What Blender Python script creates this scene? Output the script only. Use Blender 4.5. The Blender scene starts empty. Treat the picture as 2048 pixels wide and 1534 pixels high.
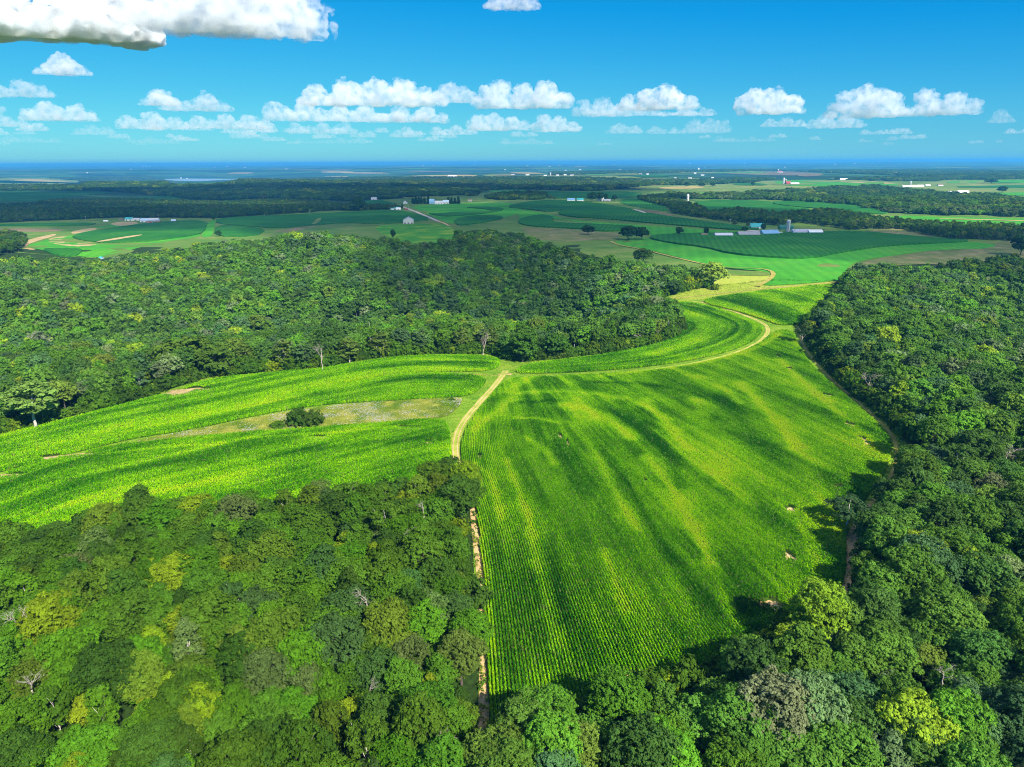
import bpy, math, random
import numpy as np
from mathutils import Vector, Matrix, geometry as mgeo

random.seed(7)
rng = np.random.default_rng(7)
scene = bpy.context.scene
COL = scene.collection
R = math.radians

# ------------------------------------------------------------------ camera
CAM_H = 120.0
PITCH = R(17.29)
ROLL = R(-0.27)
FPX = 1420.0                     # focal length in pixels of the 2048 px wide photograph
cam = bpy.data.cameras.new("camera")
cam.sensor_width = 36.0
cam.lens = FPX / 2048 * 36.0
cam.clip_start = 1.0
cam.clip_end = 200000.0
cam_ob = bpy.data.objects.new("camera", cam)
CAM_M = Matrix.Translation((0, 0, CAM_H)) @ Matrix.Rotation(math.pi / 2 - PITCH, 4, 'X') @ Matrix.Rotation(ROLL, 4, 'Z')
cam_ob.matrix_world = CAM_M
COL.objects.link(cam_ob)
scene.camera = cam_ob

# ------------------------------------------------------------------ sky and sun
SUN_EL = R(40)
SUN_H = Vector((0.52, -0.85)).normalized()      # towards the sun, on the ground
SUN_V = Vector((SUN_H.x * math.cos(SUN_EL), SUN_H.y * math.cos(SUN_EL), math.sin(SUN_EL)))
world = bpy.data.worlds.new("World")
scene.world = world
world.use_nodes = True
wn, wl = world.node_tree.nodes, world.node_tree.links
wn.clear()
sky = wn.new('ShaderNodeTexSky')
sky.sky_type = 'NISHITA'
sky.sun_disc = False
sky.sun_elevation = SUN_EL
sky.sun_rotation = math.atan2(SUN_H.x, SUN_H.y)
sky.altitude = 300
sky.air_density = 1.0
sky.dust_density = 0.05
sky.ozone_density = 3.0
hsv = wn.new('ShaderNodeHueSaturation')
hsv.inputs['Saturation'].default_value = 1.15
hsv.inputs['Value'].default_value = 1.0
bg = wn.new('ShaderNodeBackground')
bg.inputs['Strength'].default_value = 0.09
wo = wn.new('ShaderNodeOutputWorld')
wl.new(sky.outputs[0], hsv.inputs['Color'])
# the photograph's deep cyan sky: each channel of the sky eased a little
sp = wn.new('ShaderNodeSeparateColor'); cb = wn.new('ShaderNodeCombineColor')
wl.new(hsv.outputs[0], sp.inputs[0])
def wmath(op, a, b, clamp=False):
    nd = wn.new('ShaderNodeMath'); nd.operation = op
    for i, v in enumerate((a, b)):
        if isinstance(v, bpy.types.NodeSocket): wl.new(v, nd.inputs[i])
        else: nd.inputs[i].default_value = v
    return nd.outputs[0]
wl.new(wmath('MAXIMUM', wmath('MULTIPLY', wmath('SUBTRACT', sp.outputs[0], 1.9), 0.165), 0.03), cb.inputs[0])
wl.new(wmath('MULTIPLY', wmath('POWER', sp.outputs[1], 0.84), 0.585), cb.inputs[1])
wl.new(wmath('MULTIPLY', wmath('POWER', sp.outputs[2], 0.30), 2.50), cb.inputs[2])
wl.new(cb.outputs[0], bg.inputs['Color'])
wl.new(bg.outputs[0], wo.inputs['Surface'])

sun = bpy.data.lights.new("sun", 'SUN')
sun.energy = 4.9
sun.angle = R(0.5)
sun.color = (1.0, 0.93, 0.80)
sun_ob = bpy.data.objects.new("sun", sun)
sun_ob.rotation_euler = SUN_V.to_track_quat('Z', 'Y').to_euler()
sun_ob.location = (300, -300, 600)
COL.objects.link(sun_ob)

scene.view_settings.view_transform = 'Standard'
scene.view_settings.look = 'None'
scene.view_settings.exposure = 1.0
scene.view_settings.gamma = 1.0

scene.render.engine = 'CYCLES'
cy = scene.cycles
cy.max_bounces = 10
cy.diffuse_bounces = 3
cy.glossy_bounces = 2
cy.transmission_bounces = 3
cy.transparent_max_bounces = 8
cy.volume_bounces = 10
cy.caustics_reflective = False
cy.caustics_refractive = False
cy.use_adaptive_sampling = True
cy.adaptive_threshold = 0.008
cy.use_denoising = True
cy.pixel_filter_type = 'BLACKMAN_HARRIS'
cy.filter_width = 1.0
cy.volume_step_rate = 0.6
try:
    cy.denoiser = 'OPENIMAGEDENOISE'
    cy.denoising_input_passes = 'RGB_ALBEDO_NORMAL'
    cy.denoising_prefilter = 'NONE'
except Exception:
    pass
cy.sample_clamp_indirect = 6.0

# ------------------------------------------------------------------ noise, terrain, points on the terrain
def _hash(ix, iy, iz, seed):
    h = (ix.astype(np.int64) * 374761393 + iy.astype(np.int64) * 668265263 + iz.astype(np.int64) * 2147483647 + seed * 974634779)
    h = (h ^ (h >> 13)) * 1274126177
    h = h & 0x7fffffff
    h = (h ^ (h >> 16)) & 0xffff
    return h / 65535.0

def vnoise(x, y, z=None, seed=0):
    if z is None:
        x = np.asarray(x, float); y = np.asarray(y, float)
        ix, iy = np.floor(x), np.floor(y)
        fx, fy = x-ix, y-iy
        ix = ix.astype(np.int64); iy = iy.astype(np.int64)
        ux, uy = fx*fx*(3-2*fx), fy*fy*(3-2*fy)
        def hh(a, b):
            h = a*374761393 + b*668265263 + seed*974634779
            h = ((h ^ (h >> 13))*1274126177) & 0x7fffffff
            return ((h ^ (h >> 16)) & 0xffff)/65535.0
        a, b, c, d = hh(ix, iy), hh(ix+1, iy), hh(ix, iy+1), hh(ix+1, iy+1)
        return (a*(1-ux)*(1-uy)+b*ux*(1-uy)+c*(1-ux)*uy+d*ux*uy)*2-1
    x = np.asarray(x, float); y = np.asarray(y, float)
    z = np.zeros_like(x) if z is None else np.asarray(z, float)
    ix, iy, iz = np.floor(x), np.floor(y), np.floor(z)
    fx, fy, fz = x - ix, y - iy, z - iz
    ux, uy, uz = fx*fx*(3-2*fx), fy*fy*(3-2*fy), fz*fz*(3-2*fz)
    r = 0
    for a in (0, 1):
        for b in (0, 1):
            for c in (0, 1):
                w = (ux if a else 1-ux) * (uy if b else 1-uy) * (uz if c else 1-uz)
                r = r + w * _hash(ix+a, iy+b, iz+c, seed)
    return r * 2 - 1

def fbm(x, y, z=None, seed=0, octv=4):
    s, a, r = 1.0, 1.0, 0
    for o in range(octv):
        r = r + a * vnoise(np.asarray(x)*s, np.asarray(y)*s, None if z is None else np.asarray(z)*s, seed+o*17)
        s *= 2.03; a *= 0.5
    return r

def gauss(x, y, cx, cy, rx, ry, rot=0.0):
    c, s = math.cos(rot), math.sin(rot)
    u = (x-cx)*c + (y-cy)*s
    v = -(x-cx)*s + (y-cy)*c
    return np.exp(-0.5*((u/rx)**2 + (v/ry)**2))

def sstep(a, b, x):
    t = np.clip((x-a)/(b-a), 0, 1)
    return t*t*(3-2*t)

def H(x, y):
    x = np.asarray(x, float); y = np.asarray(y, float)
    r = np.hypot(x, y)
    h = -30*gauss(x, y, -210, 590, 170, 55, 0.25)          # ravine behind the left field
    h = h + 14*gauss(x, y, -300, 860, 230, 90, -0.2)         # wooded ridge beyond it
    h = h - 34*gauss(x, y, -5, 740, 55, 150, 0.15) - 14*gauss(x, y, -330, 680, 40, 120, 0.5)
    h = h + sstep(470, 600, y)*(1-sstep(1000, 1150, y))*(1-sstep(60, 140, x))*15*fbm(x/125, y/125, seed=41, octv=2)          # dark side valley
    h = h + 5*gauss(x, y, 200, 780, 80, 60, 0)
    h = h - 22*sstep(215, 460, x)*sstep(0, 200, y)*(1-sstep(520, 800, y))  # slope falling away on the right
    h = h + 6*gauss(x, y, 300, 640, 110, 120, 0)
    h = h + 3.0*gauss(x, y, 60, 330, 60, 120, -0.3)
    h = h - 6*sstep(-90, -260, x)*(1-sstep(400, 700, y))
    h = h + 1.2*fbm(x/170, y/170, seed=3, octv=2)
    far = sstep(700, 2500, r)
    h = h + far*9*fbm(x/900, y/900, seed=11, octv=3)
    vfar = sstep(5000, 16000, r)
    h = h + vfar*(22*fbm(x/5200, y/5200, seed=21, octv=3))
    h = h + sstep(20000, 45000, r)*(18 + 26*fbm(x/9000, y/9000, seed=29, octv=3))
    h = h + 32*gauss(x, y, -2950, 5150, 750, 420, 0.15) + 30*gauss(x, y, -1700, 4750, 520, 500)
    h = h + 48*gauss(x, y, -6500, 14500, 5200, 1500, 0.25)
    h = h + 55*gauss(x, y, 19000, 30000, 6000, 5000)
    h = h - 105*gauss(x, y, -4300, 9600, 1500, 3600, 0.42)   # river valley
    h = h - 60*gauss(x, y, -9000, 12500, 6500, 1500, 0.0)
    return h

Rm = np.array(CAM_M.to_3x3())
def rays(px, py):
    px = np.asarray(px, float); py = np.asarray(py, float)
    d = np.stack([(px-1024)/FPX, -(py-767)/FPX, -np.ones_like(px)], -1) @ Rm.T
    return d / np.linalg.norm(d, axis=-1, keepdims=True)

def ground(px, py):
    """points of the photograph -> points on the terrain"""
    d = rays(px, py)
    n = len(d)
    t0 = np.maximum(30.0, (CAM_H-32)/np.maximum(1e-3, -d[:, 2])*0.55); hit = np.zeros(n, bool); lo = t0.copy(); hi = t0.copy()
    t = t0.copy()
    while True:
        t2 = t*1.02
        p = d*t2[:, None]
        below = (CAM_H + p[:, 2]) < H(p[:, 0], p[:, 1])
        new = below & ~hit
        lo[new] = t[new]; hi[new] = t2[new]; hit |= new
        t = np.where(hit, t, t2)
        if hit.all() or t2.max() > 60000: break
    lo[~hit] = 50000; hi[~hit] = 50000
    for _ in range(18):
        m = 0.5*(lo+hi); p = d*m[:, None]
        b = (CAM_H + p[:, 2]) < H(p[:, 0], p[:, 1])
        hi = np.where(b, m, hi); lo = np.where(b, lo, m)
    p = d*hi[:, None]
    return np.stack([p[:, 0], p[:, 1], H(p[:, 0], p[:, 1])], -1)

def g1(px, py):
    return ground(np.array([px], float), np.array([py], float))[0]

def project(P):
    P = np.asarray(P, float)
    q = (P - np.array([0, 0, CAM_H])) @ Rm
    z = -q[:, 2]
    return 1024 + FPX*q[:, 0]/z, 767 - FPX*q[:, 1]/z, z

def dense(poly, step=12, closed=True):
    out = []
    n = len(poly)
    for i in range(n if closed else n-1):
        a, b = np.array(poly[i], float), np.array(poly[(i+1) % n], float)
        k = max(1, int(np.hypot(*(b-a))/step))
        for j in range(k): out.append(a + (b-a)*j/k)
    if not closed: out.append(np.array(poly[-1], float))
    return np.array(out)

def smooth(poly, closed=True, it=2):
    p = [np.array(q, float) for q in poly]
    for _ in range(it):
        o = []
        n = len(p)
        if not closed: o.append(p[0])
        for i in range(n if closed else n-1):
            a, b = p[i], p[(i+1) % n]
            o += [a*0.75+b*0.25, a*0.25+b*0.75]
        if not closed: o.append(p[-1])
        p = o
    return np.array(p)

def pip(X, Y, poly):
    poly = np.asarray(poly)[:, :2]
    inside = np.zeros(len(X), bool)
    j = len(poly)-1
    for i in range(len(poly)):
        xi, yi = poly[i]; xj, yj = poly[j]
        if yi != yj:
            c = ((yi > Y) != (yj > Y)) & (X < (xj-xi)*(Y-yi)/(yj-yi)+xi)
            inside ^= c
        j = i
    return inside

def seg_dist(X, Y, line):
    """distance of points to a polyline"""
    line = np.asarray(line)[:, :2]
    d = np.full(len(X), 1e9)
    for i in range(len(line)-1):
        a, b = line[i], line[i+1]
        ab = b-a; L = max(1e-9, ab @ ab)
        t = np.clip(((X-a[0])*ab[0]+(Y-a[1])*ab[1])/L, 0, 1)
        d = np.minimum(d, np.hypot(X-a[0]-t*ab[0], Y-a[1]-t*ab[1]))
    return d

# ------------------------------------------------------------------ objects and meshes
def tag(o, label=None, cat=None, group=None, kind=None):
    if label: o['label'] = label
    if cat: o['category'] = cat
    if group: o['group'] = group
    if kind: o['kind'] = kind
    return o

def link(name, me, parent=None, mats=()):
    for m in mats: me.materials.append(m)
    o = bpy.data.objects.new(name, me)
    COL.objects.link(o)
    if parent: o.parent = parent
    return o

def empty(name, loc, rz=0.0):
    o = bpy.data.objects.new(name, None)
    o.location = loc; o.rotation_euler = (0, 0, rz)
    o.empty_display_size = 1
    COL.objects.link(o)
    return o

def np_mesh(name, V, F, attrs=None, mat_idx=None, smooth_shade=False):
    """V (n,3), F (m,k) of one face size or a list of such arrays"""
    Fs = F if isinstance(F, list) else [F]
    Fs = [np.asarray(f, np.int32) for f in Fs if len(f)]
    me = bpy.data.meshes.new(name)
    V = np.asarray(V, np.float32)
    me.vertices.add(len(V)); me.vertices.foreach_set('co', V.ravel())
    nl = sum(f.size for f in Fs); nf = sum(len(f) for f in Fs)
    me.loops.add(nl); me.polygons.add(nf)
    me.loops.foreach_set('vertex_index', np.concatenate([f.ravel() for f in Fs]))
    tot = np.concatenate([np.full(len(f), f.shape[1], np.int32) for f in Fs])
    st = np.concatenate([[0], np.cumsum(tot)[:-1]]).astype(np.int32)
    me.polygons.foreach_set('loop_start', st)
    if mat_idx is not None:
        me.polygons.foreach_set('material_index', np.asarray(mat_idx, np.int32))
    me.polygons.foreach_set('use_smooth', np.full(nf, smooth_shade))
    for k, (dom, arr) in (attrs or {}).items():
        arr = np.asarray(arr, np.float32)
        a = me.attributes.new(k, 'FLOAT' if arr.ndim == 1 else 'FLOAT_VECTOR', dom)
        a.data.foreach_set('value' if arr.ndim == 1 else 'vector', arr.ravel())
    me.update(calc_edges=True)
    return me

class MB:
    """collects simple shapes into one mesh"""
    def __init__(s): s.v = []; s.f = []
    def add(s, V, F):
        o = len(s.v); s.v += [tuple(v) for v in V]; s.f += [tuple(i+o for i in f) for f in F]
    def box(s, x0, x1, y0, y1, z0, z1):
        s.add([(x0,y0,z0),(x1,y0,z0),(x1,y1,z0),(x0,y1,z0),(x0,y0,z1),(x1,y0,z1),(x1,y1,z1),(x0,y1,z1)],
              [(3,2,1,0),(4,5,6,7),(0,1,5,4),(1,2,6,5),(2,3,7,6),(3,0,4,7)])
    def tube(s, pts, radii, n=6, cap=True):
        pts = [Vector(p) for p in pts]
        rings = []
        for i, p in enumerate(pts):
            d = (pts[min(i+1, len(pts)-1)] - pts[max(i-1, 0)]).normalized()
            a = d.orthogonal().normalized(); b = d.cross(a)
            rings.append([p + (a*math.cos(2*math.pi*k/n) + b*math.sin(2*math.pi*k/n))*radii[i] for k in range(n)])
        V = [v for r in rings for v in r]
        F = []
        for i in range(len(pts)-1):
            for k in range(n):
                F.append((i*n+k, i*n+(k+1) % n, (i+1)*n+(k+1) % n, (i+1)*n+k))
        if cap:
            F.append(tuple(range(n-1, -1, -1))); F.append(tuple((len(pts)-1)*n+k for k in range(n)))
        s.add(V, F)
    def lathe(s, prof, n=20):
        V = []; F = []
        for r, z in prof:
            for k in range(n):
                V.append((r*math.cos(2*math.pi*k/n), r*math.sin(2*math.pi*k/n), z))
        for i in range(len(prof)-1):
            for k in range(n):
                F.append((i*n+k, i*n+(k+1) % n, (i+1)*n+(k+1) % n, (i+1)*n+k))
        F.append(tuple((len(prof)-1)*n+k for k in range(n)))
        s.add(V, F)
    def mesh(s, name, sm=False):
        me = bpy.data.meshes.new(name); me.from_pydata(s.v, [], s.f); me.update()
        if sm: me.polygons.foreach_set('use_smooth', [True]*len(me.polygons))
        return me

# ------------------------------------------------------------------ materials
class NT:
    def __init__(s, name):
        s.m = bpy.data.materials.new(name); s.m.use_nodes = True
        s.n = s.m.node_tree.nodes; s.l = s.m.node_tree.links
        s.n.clear()
        s.out = s.n.new('ShaderNodeOutputMaterial')
    def node(s, t, **kw):
        nd = s.n.new(t)
        for k, v in kw.items():
            if k.startswith('_'): setattr(nd, k[1:], v)
            else: nd.inputs[k].default_value = v
        return nd
    def noise(s, scale, vec=None, detail=4, rough=0.55, dist=0.0):
        nd = s.node('ShaderNodeTexNoise', Scale=scale, Detail=detail, Roughness=rough, Distortion=dist)
        if vec is not None: s.l.new(vec, nd.inputs['Vector'])
        return nd.outputs['Fac']
    def ramp(s, fac, stops):
        nd = s.n.new('ShaderNodeValToRGB')
        e = nd.color_ramp.elements
        while len(e) < len(stops): e.new(0.5)
        for el, (p, c) in zip(e, stops):
            el.position = p; el.color = (*c, 1) if len(c) == 3 else c
        s.l.new(fac, nd.inputs['Fac'])
        return nd.outputs['Color']
    def mix(s, fac, a, b, mode='MIX'):
        nd = s.n.new('ShaderNodeMix'); nd.data_type = 'RGBA'; nd.blend_type = mode
        for sock, v in ((nd.inputs['Factor'], fac), (nd.inputs['A'] if False else nd.inputs[6], a), (nd.inputs[7], b)):
            if hasattr(v, 'links') or isinstance(v, bpy.types.NodeSocket): s.l.new(v, sock)
            elif isinstance(v, (int, float)): sock.default_value = v
            else: sock.default_value = (*v, 1) if len(v) == 3 else v
        return nd.outputs[2]
    def math(s, op, a, b=0.0, c=0.0):
        nd = s.n.new('ShaderNodeMath'); nd.operation = op
        for i, v in enumerate((a, b, c)):
            if isinstance(v, bpy.types.NodeSocket): s.l.new(v, nd.inputs[i])
            else: nd.inputs[i].default_value = v
        return nd.outputs[0]
    def attr(s, name, typ='GEOMETRY'):
        nd = s.n.new('ShaderNodeAttribute'); nd.attribute_name = name; nd.attribute_type = typ
        return nd
    def pos(s):
        return s.n.new('ShaderNodeNewGeometry').outputs['Position']
    def scaled(s, vec, sc):
        nd = s.n.new('ShaderNodeMapping'); nd.inputs['Scale'].default_value = sc
        s.l.new(vec, nd.inputs['Vector'])
        return nd.outputs[0]
    def surf(s, color, rough=0.9, bump=None, bump_d=0.3, spec=0.2, metallic=0.0):
        b = s.n.new('ShaderNodeBsdfPrincipled')
        if isinstance(color, bpy.types.NodeSocket): s.l.new(color, b.inputs['Base Color'])
        else: b.inputs['Base Color'].default_value = (*color, 1)
        b.inputs['Roughness'].default_value = rough
        b.inputs['Specular IOR Level'].default_value = spec
        b.inputs['Metallic'].default_value = metallic
        if bump is not None:
            bn = s.n.new('ShaderNodeBump'); bn.inputs['Distance'].default_value = bump_d
            bn.inputs['Strength'].default_value = 1.0
            s.l.new(bump, bn.inputs['Height']); s.l.new(bn.outputs[0], b.inputs['Normal'])
        s.l.new(b.outputs[0], s.out.inputs['Surface'])
        return s.m

def leaf_material(name, fixed=None, trans=0.35, vary=(0.62, 1.3)):
    t = NT(name)
    if fixed is None:
        col = t.attr('tint', 'INSTANCER').outputs['Color']
    else:
        col = None
    lv = t.attr('lv').outputs['Fac']
    k = t.math('MULTIPLY_ADD', lv, vary[1]-vary[0], vary[0])
    kk = t.n.new('ShaderNodeCombineColor')
    for i in range(3): t.l.new(k, kk.inputs[i])
    c = t.mix(1.0, col if col is not None else fixed, kk.outputs[0], 'MULTIPLY')
    d = t.n.new('ShaderNodeBsdfDiffuse'); t.l.new(c, d.inputs['Color'])
    tr = t.n.new('ShaderNodeBsdfTranslucent')
    c2 = t.mix(1.0, c, (1.25, 1.2, 0.5), 'MULTIPLY')
    t.l.new(c2, tr.inputs['Color'])
    mx = t.n.new('ShaderNodeMixShader'); mx.inputs[0].default_value = trans
    t.l.new(d.outputs[0], mx.inputs[1]); t.l.new(tr.outputs[0], mx.inputs[2])
    t.l.new(mx.outputs[0], t.out.inputs['Surface'])
    return t.m

M = {}
M['leaf'] = leaf_material('leaf')
def bark(name, a, b):
    t = NT(name)
    tc = t.n.new('ShaderNodeTexCoord').outputs['Object']
    n = t.noise(3.0, t.scaled(tc, (3, 3, 0.6)), 5)
    return t.surf(t.ramp(n, [(0.3, a), (0.7, b)]), 0.95, n, 0.05)
M['bark'] = bark('bark', (0.05, 0.04, 0.03), (0.14, 0.12, 0.10))
M['pale_bark'] = bark('pale_bark', (0.30, 0.27, 0.23), (0.62, 0.58, 0.52))
M['dead_bark'] = bark('dead_bark', (0.24, 0.20, 0.16), (0.44, 0.40, 0.34))

def patchy(name, cols, s1, s2, bump=0.0, stripes=None):
    """a field surface: base colours mixed by noise, faint drilled rows"""
    t = NT(name)
    p = t.pos()
    n1 = t.noise(s1, p, 5, 0.6)
    n2 = t.noise(s2, p, 4, 0.7)
    c = t.ramp(n1, [(0.30, cols[0]), (0.50, cols[1]), (0.70, cols[2])])
    g = t.math('MULTIPLY_ADD', n2, 1.1, 0.45)
    gg = t.n.new('ShaderNodeCombineColor')
    for i in range(3): t.l.new(g, gg.inputs[i])
    c = t.mix(1.0, c, gg.outputs[0], 'MULTIPLY')
    if stripes:
        ang, per, amt = stripes
        w = t.node('ShaderNodeTexWave', Scale=1.0/per*0.314, Distortion=6.0, Detail=2.0)
        w.inputs['Detail Scale'].default_value = 0.08
        mp = t.n.new('ShaderNodeMapping'); mp.inputs['Rotation'].default_value = (0, 0, ang)
        t.l.new(p, mp.inputs['Vector']); t.l.new(mp.outputs[0], w.inputs['Vector'])
        k = t.math('MULTIPLY_ADD', w.outputs['Fac'], amt, 1-amt)
        kk = t.n.new('ShaderNodeCombineColor')
        for i in range(3): t.l.new(k, kk.inputs[i])
        c = t.mix(1.0, c, kk.outputs[0], 'MULTIPLY')
    return t.surf(c, 0.95, n2 if bump else None, bump or 0.1, 0.1)

M['forest_floor'] = None
t = NT('forest_floor')
p = t.pos()
n1 = t.noise(0.02, p, 6, 0.6); n2 = t.noise(0.5, p, 5, 0.7)
n3 = t.noise(0.0011, t.scaled(p, (0.6, 1.0, 1)), 3, 0.5)
near = t.ramp(n2, [(0.3, (0.012, 0.022, 0.006)), (0.6, (0.03, 0.065, 0.012)), (0.8, (0.06, 0.07, 0.03))])
farc = t.ramp(n3, [(0.38, (0.018, 0.05, 0.016)), (0.47, (0.025, 0.07, 0.02)), (0.54, (0.06, 0.16, 0.03)), (0.60, (0.035, 0.085, 0.02)), (0.68, (0.16, 0.17, 0.05))])
cd = t.n.new('ShaderNodeVectorMath'); cd.operation = 'LENGTH'; t.l.new(p, cd.inputs[0])
fr = t.math('MULTIPLY_ADD', cd.outputs['Value'], 1/1500.0, -1.6)
fr.node.use_clamp = True
M['forest_floor'] = t.surf(t.mix(fr, near, farc), 0.95, n1, 1.0, 0.05)

M['corn_soil'] = patchy('corn_soil', [(0.02, 0.06, 0.006), (0.035, 0.09, 0.008), (0.08, 0.10, 0.012)], 0.03, 0.8)
M['grass_bright'] = patchy('grass_bright', [(0.10, 0.24, 0.012), (0.17, 0.30, 0.018), (0.24, 0.33, 0.03)], 0.08, 0.9, 0.15)
M['hay_meadow'] = patchy('hay_meadow', [(0.25, 0.34, 0.025), (0.31, 0.37, 0.04), (0.38, 0.38, 0.07)], 0.03, 0.6, 0.05, (0.3, 9, 0.05))
M['pasture'] = patchy('pasture', [(0.06, 0.15, 0.018), (0.10, 0.185, 0.022), (0.17, 0.20, 0.045)], 0.02, 0.4, 0.2)
M['pasture_streaks'] = patchy('pasture_streaks', [(0.10, 0.15, 0.03), (0.16, 0.18, 0.05), (0.30, 0.23, 0.12)], 0.03, 0.4, 0.1, (1.2, 9, 0.25))
M['corn_far'] = patchy('corn_far', [(0.014, 0.120, 0.008), (0.022, 0.150, 0.009), (0.045, 0.185, 0.012)], 0.012, 0.35, 0.5, (0.2, 9, 0.30))
M['bean_far'] = patchy('bean_far', [(0.035, 0.23, 0.010), (0.055, 0.285, 0.012), (0.095, 0.31, 0.016)], 0.012, 0.35, 0.05, (0.2, 16, 0.13))
M['bean_yellow'] = patchy('bean_yellow', [(0.03, 0.21, 0.008), (0.07, 0.26, 0.010), (0.26, 0.36, 0.015)], 0.022, 0.35, 0.1, (0.2, 8, 0.15))
M['stubble'] = patchy('stubble', [(0.38, 0.28, 0.12), (0.45, 0.33, 0.15), (0.50, 0.38, 0.18)], 0.03, 0.5, 0.05, (0.4, 8, 0.15))
M['brown_soil'] = patchy('brown_soil', [(0.14, 0.12, 0.05), (0.18, 0.14, 0.07), (0.24, 0.18, 0.09)], 0.02, 0.5, 0.05, (0.4, 8, 0.2))
M['sun_field'] = patchy('sun_field', [(0.10, 0.20, 0.03), (0.16, 0.24, 0.04), (0.30, 0.29, 0.07)], 0.004, 0.1, 0.1, (0.1, 40, 0.2))
M['gold_field'] = patchy('gold_field', [(0.33, 0.27, 0.08), (0.42, 0.33, 0.11), (0.30, 0.30, 0.08)], 0.004, 0.1)
M['gravel'] = patchy('gravel', [(0.42, 0.36, 0.28), (0.50, 0.43, 0.34), (0.56, 0.50, 0.40)], 0.1, 1.5)
M['sand'] = patchy('sand', [(0.40, 0.27, 0.11), (0.52, 0.36, 0.16), (0.58, 0.43, 0.22)], 0.15, 1.2, 0.1)
M['track_grass'] = patchy('track_grass', [(0.20, 0.31, 0.02), (0.33, 0.37, 0.05), (0.44, 0.39, 0.10)], 0.15, 1.3, 0.1)
M['dry_grass'] = patchy('dry_grass', [(0.22, 0.24, 0.03), (0.33, 0.29, 0.06), (0.42, 0.34, 0.10)], 0.12, 1.2, 0.1)

# ------------------------------------------------------------------ ground
def make_ground():
    rr = [0.0, 20.0]
    while rr[-1] < 62000:
        r = rr[-1]
        rr.append(r + max(4.0, r*0.0125))
    rr = np.array(rr[1:])
    az = np.concatenate([np.arange(-60, 60.01, 0.3), np.arange(64, 299, 4.0)])
    az = np.radians(az)
    n, k = len(rr), len(az)
    A, Rr = np.meshgrid(az, rr)
    X = Rr*np.sin(A); Y = Rr*np.cos(A)
    Z = H(X, Y)
    V = np.stack([X, Y, Z], -1).reshape(-1, 3)
    V = np.concatenate([V, [[0, 0, float(H(0.0, 0.0))]]])
    i = np.arange(n-1)[:, None]*k; j = np.arange(k)[None]
    j2 = (j+1) % k
    F = np.stack([i+j, i+k+j, i+k+j2, i+j2], -1).reshape(-1, 4)
    j = np.arange(k)
    T = np.stack([np.full(k, len(V)-1), j, (j+1) % k], -1)
    me = np_mesh('ground', V, [F[:, ::-1], T[:, ::-1]], smooth_shade=True)
    me.flip_normals() if me.polygons[0].normal.z < 0 else None
    tag(link('ground', me, None, [M['forest_floor']]), 'rolling ground of dark woodland floor and distant farmland', 'ground', kind='structure')
make_ground()

def drape(name, poly, mat, lift=0.1, height=0.0, world=False, sm=True, spacing=None):
    """a sheet (or with height a standing crop) laid over the terrain"""
    q = smooth(poly, True, int(sm)*2 if sm is True else int(sm))
    if world: b = np.concatenate([q, H(q[:, 0], q[:, 1])[:, None]], 1)
    else:
        q = dense(q, 10); b = ground(q[:, 0], q[:, 1])
    keep = [0]
    for i in range(1, len(b)):
        if np.hypot(*(b[i, :2]-b[keep[-1], :2])) > 0.4: keep.append(i)
    if len(keep) > 3 and np.hypot(*(b[keep[-1], :2]-b[0, :2])) < 0.4: keep.pop()
    b = b[keep]
    dist = np.median(np.hypot(b[:, 0], b[:, 1]))
    ext = b[:, :2].max(0) - b[:, :2].min(0)
    sp = spacing or max(4.0, dist*0.014)
    sp = max(sp, math.sqrt(ext[0]*ext[1]/9000.0))
    gx = np.arange(b[:, 0].min()+sp*.5, b[:, 0].max(), sp); gy = np.arange(b[:, 1].min()+sp*.5, b[:, 1].max(), sp)
    pts = []
    if len(gx) and len(gy):
        GX, GY = np.meshgrid(gx, gy); GX = GX.ravel() + rng.uniform(-.2, .2, GX.size)*sp; GY = GY.ravel() + rng.uniform(-.2, .2, GY.size)*sp
        m = pip(GX, GY, b); GX, GY = GX[m], GY[m]
        loop = np.vstack([b, b[:1]])
        m = seg_dist(GX, GY, loop) > sp*0.4
        pts = np.stack([GX[m], GY[m]], -1)
    nb = len(b)
    c = b[:, :2].mean(0)
    allp = np.vstack([b[:, :2], pts]) if len(pts) else b[:, :2]
    vv, ee, ff, *_ = mgeo.delaunay_2d_cdt([Vector(p-c) for p in allp], [], [list(range(nb))], 1, 1e-5)
    P = np.array([(v.x, v.y) for v in vv]) + c
    z = H(P[:, 0], P[:, 1])
    lf = lift + np.hypot(P[:, 0], P[:, 1])*2.5e-4
    T = np.array([f for f in ff if len(f) == 3], np.int32)
    if len(T) == 0: return None
    a = P[T[:, 1]]-P[T[:, 0]]; d = P[T[:, 2]]-P[T[:, 0]]
    fl = (a[:, 0]*d[:, 1]-a[:, 1]*d[:, 0]) < 0
    T[fl] = T[fl][:, ::-1]
    V = np.column_stack([P, z+lf+height])
    Fs = [T]
    if height:
        # boundary edges -> walls
        e = np.concatenate([T[:, [0, 1]], T[:, [1, 2]], T[:, [2, 0]]])
        es = {}
        for p, q_ in e: es[(p, q_)] = 1
        be = [(p, q_) for (p, q_) in es if (q_, p) not in es]
        low = np.column_stack([P, z-0.3]); n0 = len(V)
        V = np.vstack([V, low])
        Fs.append(np.array([(q_, p, p+n0, q_+n0) for p, q_ in be], np.int32))
    me = np_mesh(name, V, Fs, smooth_shade=False)
    return link(name, me, None, [mat])

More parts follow.
